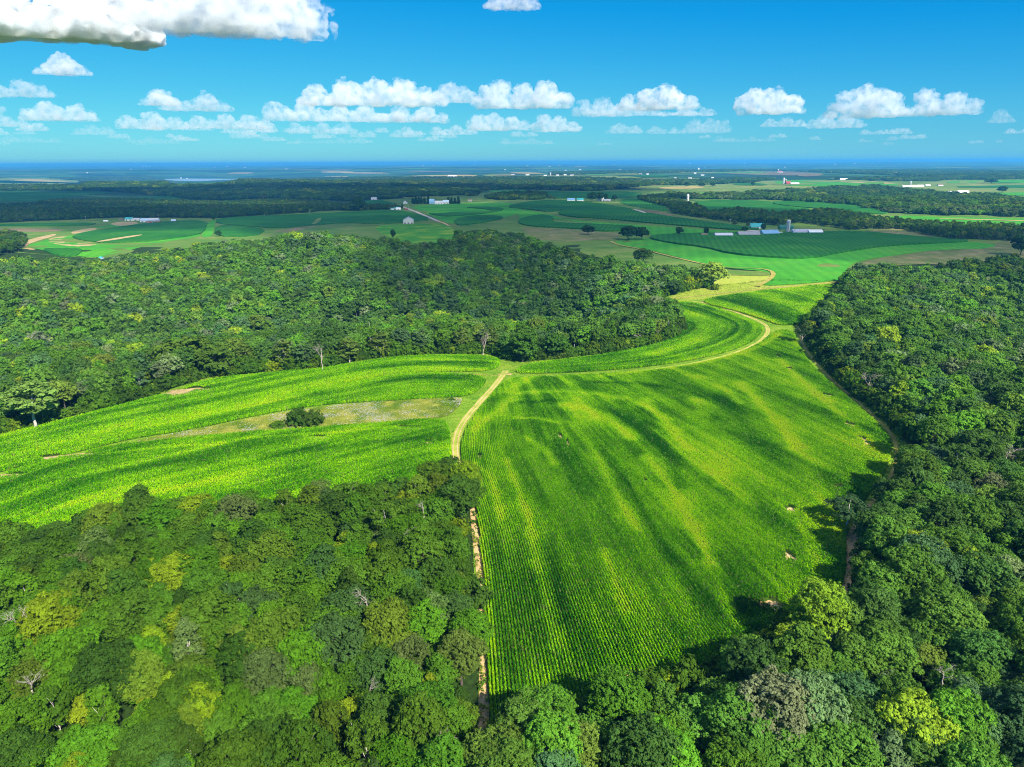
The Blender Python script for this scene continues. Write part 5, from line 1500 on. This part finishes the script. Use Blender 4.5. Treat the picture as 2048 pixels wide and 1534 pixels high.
gable(1855, 372.5, 10, 3.2, 'white', 'white', 'white shed just right of the far right farm barns', 'shed', doors=0, name='shed', group=G5)
gable(1880, 372, 10, 4, 'white', 'brown', 'white house right of the two trees at the far right farm', 'house', doors=0, name='farmhouse', group=G5)
gable(1775, 392, 18, 5, 'white', 'brown', 'brown roofed white house in the sunlit woodland belt', 'house', doors=0, name='farmhouse', group=G5)
gable(1816, 390.5, 18, 5, 'white', 'offwhite', 'white house in a clearing of the woodland belt', 'house', doors=0, name='farmhouse', group=G5)
gable(1848, 390, 16, 6, 'paleblue', 'tin', 'grey roofed barn in the clearing of the woodland belt', doors=0, group=G5)
gable(1925, 386, 22, 4.6, 'white', 'white', 'long white barn at the top of the woodland belt', doors=0, group=G5)
gable(1902, 386.5, 14, 4, 'offwhite', 'tin', 'pale shed left of the long white barn', 'shed', doors=0, name='shed', group=G5)
gable(1786, 349.5, 15, 4, 'white', 'white', 'white barn alone in the far blue woods', doors=0, group=G5)
gable(1560, 345.5, 11, 3.5, 'white', 'red', 'white barn beside a red silo far off on the plain', doors=0, group=G5)
silo(1556, 345.5, 2.4, 6.5, 'red', 'white', 'tiny red silo far off on the plain')
silo(1397, 342.5, 3.0, 6.5, 'white', 'white', 'tiny white silo far off below the horizon')
silo(1101, 351, 2.6, 6, 'tin', 'tin', 'tiny pale silo among far white farms')
gable(905, 354, 16, 3.2, 'white', 'white', 'white shed in the far golden field', doors=0, group=G5)
# distant farmsteads: simple white gabled buildings a pixel or two across
fm = MB(); fm.box(-.5, .5, -.35, .35, -.3, .62); fm.add([(-.55, -.42, .6), (.55, -.42, .6), (.55, 0, 1), (-.55, 0, 1), (.55, .42, .6), (-.55, .42, .6)], [(0, 1, 2, 3), (3, 2, 4, 5), (0, 3, 5), (1, 4, 2)])
fme = fm.mesh('farm_building'); fme.materials.append(M['white'])
fars = [(1026, 350, 8), (1055, 350.5, 9), (1090, 351.5, 8), (1115, 351, 7), (1130, 350.5, 7), (1144, 351, 8), (1240, 340.5, 9), (1281, 349, 7), (1295, 349, 6), (1160, 340, 8), (1131, 341, 7), (1099, 333, 6), (1119, 332, 5), (1055, 332, 5), (1229, 329.5, 5), (1380, 327.5, 5), (1410, 335, 6), (1490, 327.5, 5), (1380, 357, 9), (1405, 351, 8), (1390, 347, 6), (1350, 357, 7), (1425, 356, 6), (1470, 342, 6), (1525, 345, 6), (1670, 329, 5), (1710, 327.5, 5), (1760, 325, 5), (1780, 324, 5), (1940, 351, 7), (573, 338.5, 6), (490, 336, 6), (455, 334, 5), (430, 335, 5), (385, 333.5, 5), (292, 333.5, 6), (300, 333, 5), (286, 334, 5), (262, 339, 4), (846, 332, 5), (866, 331, 5), (950, 330, 5), (362, 357, 4), (374, 358, 4), (1010, 340, 5), (1570, 335, 6), (175, 346, 5)]
for i, (x, y, w) in enumerate(fars):
    P = g1(x, y); m = project(P[None])[2][0]/FPX
    o = bpy.data.objects.new('farm_building', fme); COL.objects.link(o)
    o.location = P; o.scale = (w*m*(.8 if y > 346 else .55), w*m*.45, (1.7 if y > 346 else 1.1)*m); o.rotation_euler = (0, 0, random.uniform(-.4, .4))
    near = y > 346
    tag(o, 'tiny white farm building on the sunlit plain below the horizon' if near else 'white speck of a farm building on the blue land at the horizon', 'farm building', 'far white farms on the plain' if near else 'white farms near the horizon')

# utility poles
pm = MB(); pm.tube([(0, 0, -.5), (0, 0, .98)], [.016, .011], 6); pm.tube([(0, 0, .9), (0, 0, 1.0)], [.011, .009], 6)
cm_ = MB(); cm_.box(-.12, .12, -.012, .012, .9, .93)
pme = pm.mesh('pole'); cme = cm_.mesh('crossarm')
pme.materials.append(M['brown']); cme.materials.append(M['brown'])
t = paint('weathered_wood', (.42, .38, .33)); pme.materials[0] = t; cme.materials[0] = t
for x, y, h, lab in [(530, 434, 7, 'leftmost pole of three along the long dark field'), (619, 430, 8, 'middle pole of three along the long dark field'), (705, 422, 7, 'right pole of three along the long dark field'), (172, 441, 9, 'pole against dark forest left of the left farm'), (817, 417, 9, 'pole beside the gravel road'), (1049, 405, 8, 'pole on the pale lane by the hedge wood'), (1188, 406, 8, 'pole beside the trees of the blue roofed farm'), (1230, 414, 9, 'pole in the middle of the hedge line by the great corn field'), (1277, 424, 10, 'pole at the short pale lane'), (1460, 451, 13, 'tall pole behind the right hand farm'), (317, 437, 8, 'pole behind the pale blue barn')]:
    P = g1(x, y); m = project(P[None])[2][0]/FPX
    root = empty('utility_pole', P); root.scale = (h*m*1.6, h*m*1.6, h*m)
    link('pole', pme, root); link('crossarm', cme, root)
    tag(root, lab, 'utility pole', 'utility poles')

# ------------------------------------------------------------------ clouds
def cloud_material(name, density, size):
    """white scattering droplets, thinner towards ragged edges"""
    t = NT(name)
    v = t.n.new('ShaderNodeVolumePrincipled')
    v.inputs['Color'].default_value = (0.96, 0.98, 1.0, 1)
    v.inputs['Anisotropy'].default_value = 0.0
    tc = t.n.new('ShaderNodeTexCoord').outputs['Object']
    n = t.noise(1.0/size, tc, 6, 0.62, 0.3)
    k = t.math('MULTIPLY_ADD', n, 4.4, -1.75); k.node.use_clamp = True
    t.l.new(t.math('MULTIPLY', k, density), v.inputs['Density'])
    t.l.new(v.outputs[0], t.out.inputs['Volume'])
    return t.m
import bmesh
bm = bmesh.new(); bmesh.ops.create_icosphere(bm, subdivisions=2, radius=1.0)
ICO = (np.array([v.co[:] for v in bm.verts]), np.array([[v.index for v in f.verts] for f in bm.faces])); bm.free()
def puff_cloud(name, lobes, base_z, vox, density, label, seed, group='clouds', rough=1.0, vis=True, axis=None):
    """lobes: (x, y, z, r, squash) in world metres; merged, flattened below, cauliflower edges"""
    g = np.random.default_rng(seed)
    c0 = np.mean([l[:3] for l in lobes], axis=0)
    R0 = np.median([l[3] for l in lobes])
    ax = np.array(axis) if axis is not None else np.array([1.0, 0, 0])
    ang = math.atan2(ax[1], ax[0])
    VV = []; FF = []
    def ball(x, y, z, rx, ry, rz):
        v = ICO[0]*np.array([rx, ry, rz])
        VV.append(np.column_stack([v[:, 0]*math.cos(ang)-v[:, 1]*math.sin(ang), v[:, 0]*math.sin(ang)+v[:, 1]*math.cos(ang), v[:, 2]]) + np.array([x, y, z]) - c0)
        FF.append(ICO[1] + len(ICO[0])*len(FF))
    for (x, y, z, r, sq) in lobes:
        ball(x, y, z, r*1.25, r, r*sq)
        for k in range(11 if vis else 4):
            d = g.normal(size=3); d /= np.linalg.norm(d); d[2] = abs(d[2])*.95 - .12
            rr = r*g.uniform(.24, .46)
            p = np.array([x, y, z]) + d*np.array([1.15, 1, sq])*r*.86
            ball(*p, rr*1.2, rr, rr*.9)
            if vis:
                for _ in range(3):
                    e = g.normal(size=3); e /= np.linalg.norm(e); e[2] = abs(e[2])
                    q = rr*g.uniform(.3, .55); p2 = p + e*rr*.95
                    ball(*p2, q*1.2, q, q)
    if vis:
        # the flat deck that joins the domes
        t = np.array([(l[0]-c0[0])*ax[0]+(l[1]-c0[1])*ax[1] for l in lobes]); rr = np.array([l[3] for l in lobes])
        o = np.argsort(t)
        a, b = (t-rr*1.2).min(), (t+rr*1.2).max()
        for k in range(int((b-a)/(R0*.55))+2):
            u = a + (b-a)*(k+g.uniform(.1, .9))/(int((b-a)/(R0*.55))+2)
            j = np.argmin(np.abs(t-u)); r = rr[j]
            lz = lobes[j][2]
            h = max(r*.25, (lz-base_z)*g.uniform(.5, 1.0))
            off = g.normal(0, r*.5)
            ball(c0[0]+ax[0]*u-ax[1]*off, c0[1]+ax[1]*u+ax[0]*off, base_z+h*.55, r*g.uniform(.9, 1.5), r*1.1, h*g.uniform(.55, .8))
    me = np_mesh('tmp', np.concatenate(VV), np.concatenate(FF))
    o = bpy.data.objects.new('tmp', me); COL.objects.link(o)
    md = o.modifiers.new('r', 'REMESH'); md.mode = 'VOXEL'; md.voxel_size = vox
    dg = bpy.context.evaluated_depsgraph_get()
    m2 = bpy.data.meshes.new_from_object(o.evaluated_get(dg))
    bpy.data.objects.remove(o); bpy.data.meshes.remove(me)
    n = len(m2.vertices); V = np.empty(n*3, np.float32); m2.vertices.foreach_get('co', V); V = V.reshape(-1, 3).astype(float)
    N = np.empty(n*3, np.float32); m2.vertex_normals.foreach_get('vector', N); N = N.reshape(-1, 3)
    s = R0*.5
    d = fbm(V[:, 0]/s, V[:, 1]/s, V[:, 2]/s, seed=seed, octv=5)
    V = V + N*(d*R0*.20*rough)[:, None]
    zb = base_z-c0[2]
    lo = zb + 0.10*R0*fbm(V[:, 0]/s/2, V[:, 1]/s/2, seed=seed+4, octv=3)
    V[:, 2] = np.where(V[:, 2] < lo, lo + (V[:, 2]-lo)*.15, V[:, 2])
    m2.vertices.foreach_set('co', V.astype(np.float32).ravel()); m2.update()
    m2.name = name
    m2.materials.clear()
    m2.materials.append(cloud_material('cloud', density, R0*.9) if vis else M['cloud_overhead'])
    o = bpy.data.objects.new(name, m2); o.location = c0
    COL.objects.link(o)
    return tag(o, label, 'cloud', group)
t = NT('cloud_overhead')
v = t.n.new('ShaderNodeVolumePrincipled'); v.inputs['Color'].default_value = (0.96, 0.98, 1.0, 1); v.inputs['Density'].default_value = 0.0048; v.inputs['Anisotropy'].default_value = 0.0
t.l.new(v.outputs[0], t.out.inputs['Volume']); M['cloud_overhead'] = t.m

BASE = 1150.0       # height of the cloud bases
def sky_cloud(lobes_px, base_py, label, seed, dens, vox_px=2.2, sq=.85, depth=1.0):
    """lobes in the photograph (x, y centre, radius); the base height fixes the distance"""
    d = rays(np.array([lobes_px[0][0]]), np.array([base_py]))[0]
    dist = (BASE-CAM_H)/max(d[2], .012)*math.hypot(d[0], d[1])   # horizontal distance
    g = np.random.default_rng(seed)
    L = []
    for (px, py, rp) in lobes_px:
        q = rays(np.array([px]), np.array([py]))[0]
        k = dist/math.hypot(q[0], q[1])
        p = q*k; m = k*abs(q @ (-Rm[:, 2]))/FPX
        L.append((p[0]+g.normal(0, rp*m*.25), p[1]+g.normal(0, rp*m*.5)*depth, p[2]+CAM_H, rp*m, sq))
    q = rays(np.array([lobes_px[0][0]]), np.array([base_py]))[0]
    bz = CAM_H + q[2]*dist/math.hypot(q[0], q[1])
    m = dist/FPX
    return puff_cloud('cloud', L, bz, vox_px*m, dens*0.5/m, label, seed, axis=(math.cos(-math.atan2(q[0], q[1])), math.sin(-math.atan2(q[0], q[1]))))
CL = [  # lobes, base, label, density per photo pixel
 ([(60, -6, 70), (180, 2, 60), (20, 12, 55), (120, 26, 42), (250, 8, 45), (-60, 2, 70), (70, 34, 36)], 76, 'huge grey bottomed cloud in the upper left corner', .55),
 ([(360, -4, 60), (440, -10, 70), (510, -2, 52), (320, 14, 36), (556, 10, 30), (470, 26, 30), (400, 28, 28), (600, -4, 22), (632, 4, 13), (655, 18, 9), (664, 30, 6)], 68, 'huge white cloud at the top, right of the grey bottomed one', .14),
 ([(1000, 4, 16), (1030, 2, 20), (1055, 6, 13)], 22, 'small cloud touching the top edge of the photo', .12),
 ([(122, 128, 21), (98, 138, 15), (150, 138, 15), (168, 143, 9), (82, 143, 9)], 150, 'small lone cloud below the huge grey bottomed cloud', .16),
 ([(50, 175, 17), (70, 180, 13), (30, 182, 9)], 194, 'small ragged cloud near the left edge above the others', .10),
 ([(0, 182, 13), (-10, 180, 12)], 195, 'cloud cut by the left edge of the photo', .10),
 ([(95, 222, 20), (60, 228, 14), (150, 222, 16), (172, 228, 10), (125, 228, 16)], 242, 'broad low cloud at the left with two bright domes', .14),
 ([(22, 242, 11), (40, 246, 9), (0, 220, 10), (8, 244, 12)], 254, 'pair of small clouds low at the left edge', .10),
 ([(308, 192, 18), (322, 200, 13), (297, 204, 10)], 212, 'round white puff between the left clouds and the middle bank', .16),
 ([(352, 208, 15), (405, 202, 17), (430, 210, 13), (380, 212, 13), (450, 213, 9)], 222, 'grey white cloud right of the round white puff', .10),
 ([(262, 240, 12), (310, 236, 15), (345, 242, 12), (285, 246, 10), (365, 246, 8)], 258, 'flat low cloud under the round white puff', .12),
 ([(400, 241, 12), (450, 240, 14), (495, 242, 15), (525, 246, 11), (425, 247, 10)], 257, 'long flat bright cloud left of the middle bank', .12),
 ([(640, 188, 20), (690, 182, 24), (745, 178, 22), (800, 180, 24), (845, 188, 18), (870, 194, 12), (720, 192, 18), (775, 194, 18)], 212, 'large bright cloud bank in the middle of the sky', .15),
 ([(560, 214, 13), (610, 216, 16), (680, 222, 15), (740, 224, 16), (800, 226, 16), (850, 228, 16), (885, 234, 10), (640, 226, 12)], 243, 'long low cloud under the large middle bank', .13),
 ([(895, 180, 18), (925, 186, 15), (945, 192, 10)], 206, 'grey white cloud joining the middle bank to the next dome', .10),
 ([(1000, 178, 20), (975, 186, 16), (1045, 182, 17), (1095, 182, 20), (1122, 192, 14), (1060, 198, 15), (1000, 200, 15)], 218, 'twin domed cloud right of the large middle bank', .14),
 ([(1290, 195, 18), (1325, 188, 20), (1360, 194, 16), (1385, 200, 12), (1255, 200, 12), (1340, 206, 18), (1290, 210, 14)], 220, 'brightest white dome right of the middle of the sky', .17),
 ([(1165, 210, 12), (1210, 210, 17), (1260, 216, 15), (1310, 222, 14), (1380, 222, 16), (1420, 226, 13)], 234, 'grey veil like cloud round the brightest dome', .08),
 ([(1510, 192, 18), (1545, 194, 20), (1575, 206, 19), (1530, 208, 16), (1590, 214, 10)], 229, 'single oval white cloud in the right half', .17),
 ([(1725, 188, 21), (1690, 198, 16), (1760, 196, 18), (1800, 200, 18), (1850, 194, 17), (1900, 200, 17), (1945, 208, 13), (1670, 214, 13), (1780, 216, 17), (1840, 216, 15)], 236, 'wide bright cloud at the right', .14),
 ([(1540, 245, 9), (1570, 244, 11), (1600, 246, 8)], 255, 'thin low cloud under the single oval cloud', .09),
 ([(1650, 240, 13), (1690, 242, 14), (1715, 246, 10), (1625, 246, 8)], 257, 'flat low cloud under the wide right cloud', .09),
 ([(2000, 228, 11), (2015, 236, 9), (1990, 236, 8)], 246, 'faint ragged cloud near the right edge', .06),
 ([(960, 240, 13), (990, 242, 16), (1025, 246, 13), (1045, 250, 10)], 262, 'low cloud under the twin domed cloud', .12),
 ([(1090, 238, 12), (1120, 242, 13), (1150, 252, 11), (1105, 250, 11)], 264, 'low cloud right of the centre above the horizon haze', .12),
 ([(650, 255, 11), (690, 254, 11), (620, 258, 9), (590, 252, 9)], 268, 'low cloud below the long flat one near the middle', .08),
 ([(818, 262, 10), (800, 266, 8), (835, 268, 7)], 275, 'tiny low cloud puff left of the centre', .09),
 ([(870, 260, 9), (910, 258, 10), (940, 262, 8)], 270, 'thin bright low cloud near the centre', .10),
 ([(1240, 254, 10), (1270, 258, 9), (1225, 258, 8)], 267, 'low thin cloud under the grey veil', .07),
 ([(1310, 258, 8), (1350, 261, 8), (1420, 243, 8), (1450, 245, 7), (1390, 245, 9)], 268, 'thin streak of cloud under the brightest dome', .07),
 ([(180, 256, 9), (215, 260, 9), (155, 262, 8)], 270, 'thin low cloud left of the flat ones', .06),
 ([(500, 268, 7), (530, 270, 7), (470, 262, 7)], 277, 'thin low cloud streak left of the centre', .06),
 ([(60, 276, 7), (110, 280, 7), (20, 274, 8)], 285, 'faint low cloud streak at the far left', .04),
 ([(300, 278, 7), (350, 280, 7), (260, 280, 6)], 287, 'faint low cloud streak above the river', .04),
 ([(720, 276, 7), (680, 280, 6), (600, 282, 6)], 287, 'faint low cloud streak left of the middle above the horizon', .04),
 ([(1010, 282, 7), (1060, 280, 7), (1100, 284, 6)], 289, 'faint low cloud streak in the middle above the horizon', .04),
 ([(1440, 276, 6), (1500, 278, 6), (1540, 276, 6)], 284, 'faint low cloud streak right of the middle above the horizon', .04)]
for i, (lb, by, lab, den) in enumerate(CL):
    sky_cloud(lb, by, lab, 700+i, den)

# many faint small clouds far off, low over the horizon
g = np.random.default_rng(5)
for i in range(44):
    y = 250 + 40*g.uniform(0, 1)**.8
    x = g.uniform(-20, 1500) if i % 4 else g.uniform(1500, 2060)
    r = (302-y)*g.uniform(.11, .17)+1.2
    n = g.integers(2, 6)
    lb = [(x+(k-n/2)*r*1.9+g.normal(0, r*.4), y+g.normal(0, r*.25), r*g.uniform(.7, 1.15)) for k in range(n)]
    sky_cloud(lb, y+r*.9, 'faint small cloud low over the hazy horizon', 900+i, .08+.05*(292-y)/40)

# the clouds overhead and behind the camera whose shadows lie on the land
ALT = 1500.0
def shade_cloud(discs, label, seed):
    L = []
    for (x, y, r) in discs:
        k = ALT/math.tan(SUN_EL)
        L.append((x+SUN_H.x*k, y+SUN_H.y*k, ALT, r, min(.8, 150/r)))
    return puff_cloud('cloud', L, ALT-40, 45, .02, label, seed, 'clouds overhead', rough=.5, vis=False)
shade_cloud([(150, 1400, 330), (420, 1250, 230), (600, 1150, 200), (-150, 1500, 330), (-50, 1150, 200), (0, 980, 150), (-30, 850, 140), (-40, 740, 105), (560, 960, 130), (780, 1050, 170), (250, 1120, 170)], 'broad cloud overhead shading the right hand farm and the side valley', 801)
shade_cloud([(-600, 1750, 380), (-1000, 1900, 420), (-1500, 2000, 450), (-350, 2050, 350), (100, 1950, 380), (450, 1750, 300)], 'broad cloud overhead shading the left farm and its forest', 802)
shade_cloud([(-700, 2900, 550), (-1400, 3000, 600), (-200, 2900, 480), (300, 2650, 350), (-2000, 2600, 500), (-2000, 3500, 600), (-1250, 3750, 650), (-450, 3700, 600), (250, 3400, 450), (-2900, 3300, 600)], 'broad cloud overhead shading the long middle forest', 803)

# ------------------------------------------------------------------ haze: one box of even air round everything
hb = MB(); hb.box(-63500, 63500, -63500, 63500, -260, 175)
hm = NT('haze')
hv = hm.n.new('ShaderNodeVolumePrincipled')
hv.inputs['Color'].default_value = (0.09, 0.47, 0.93, 1)
hv.inputs['Density'].default_value = 5.8e-5
hv.inputs['Anisotropy'].default_value = 0.0
hm.l.new(hv.outputs[0], hm.out.inputs['Volume'])
tag(link('haze', hb.mesh('haze'), None, [hm.m]), 'blue summer haze over the distant land', 'haze', kind='stuff')
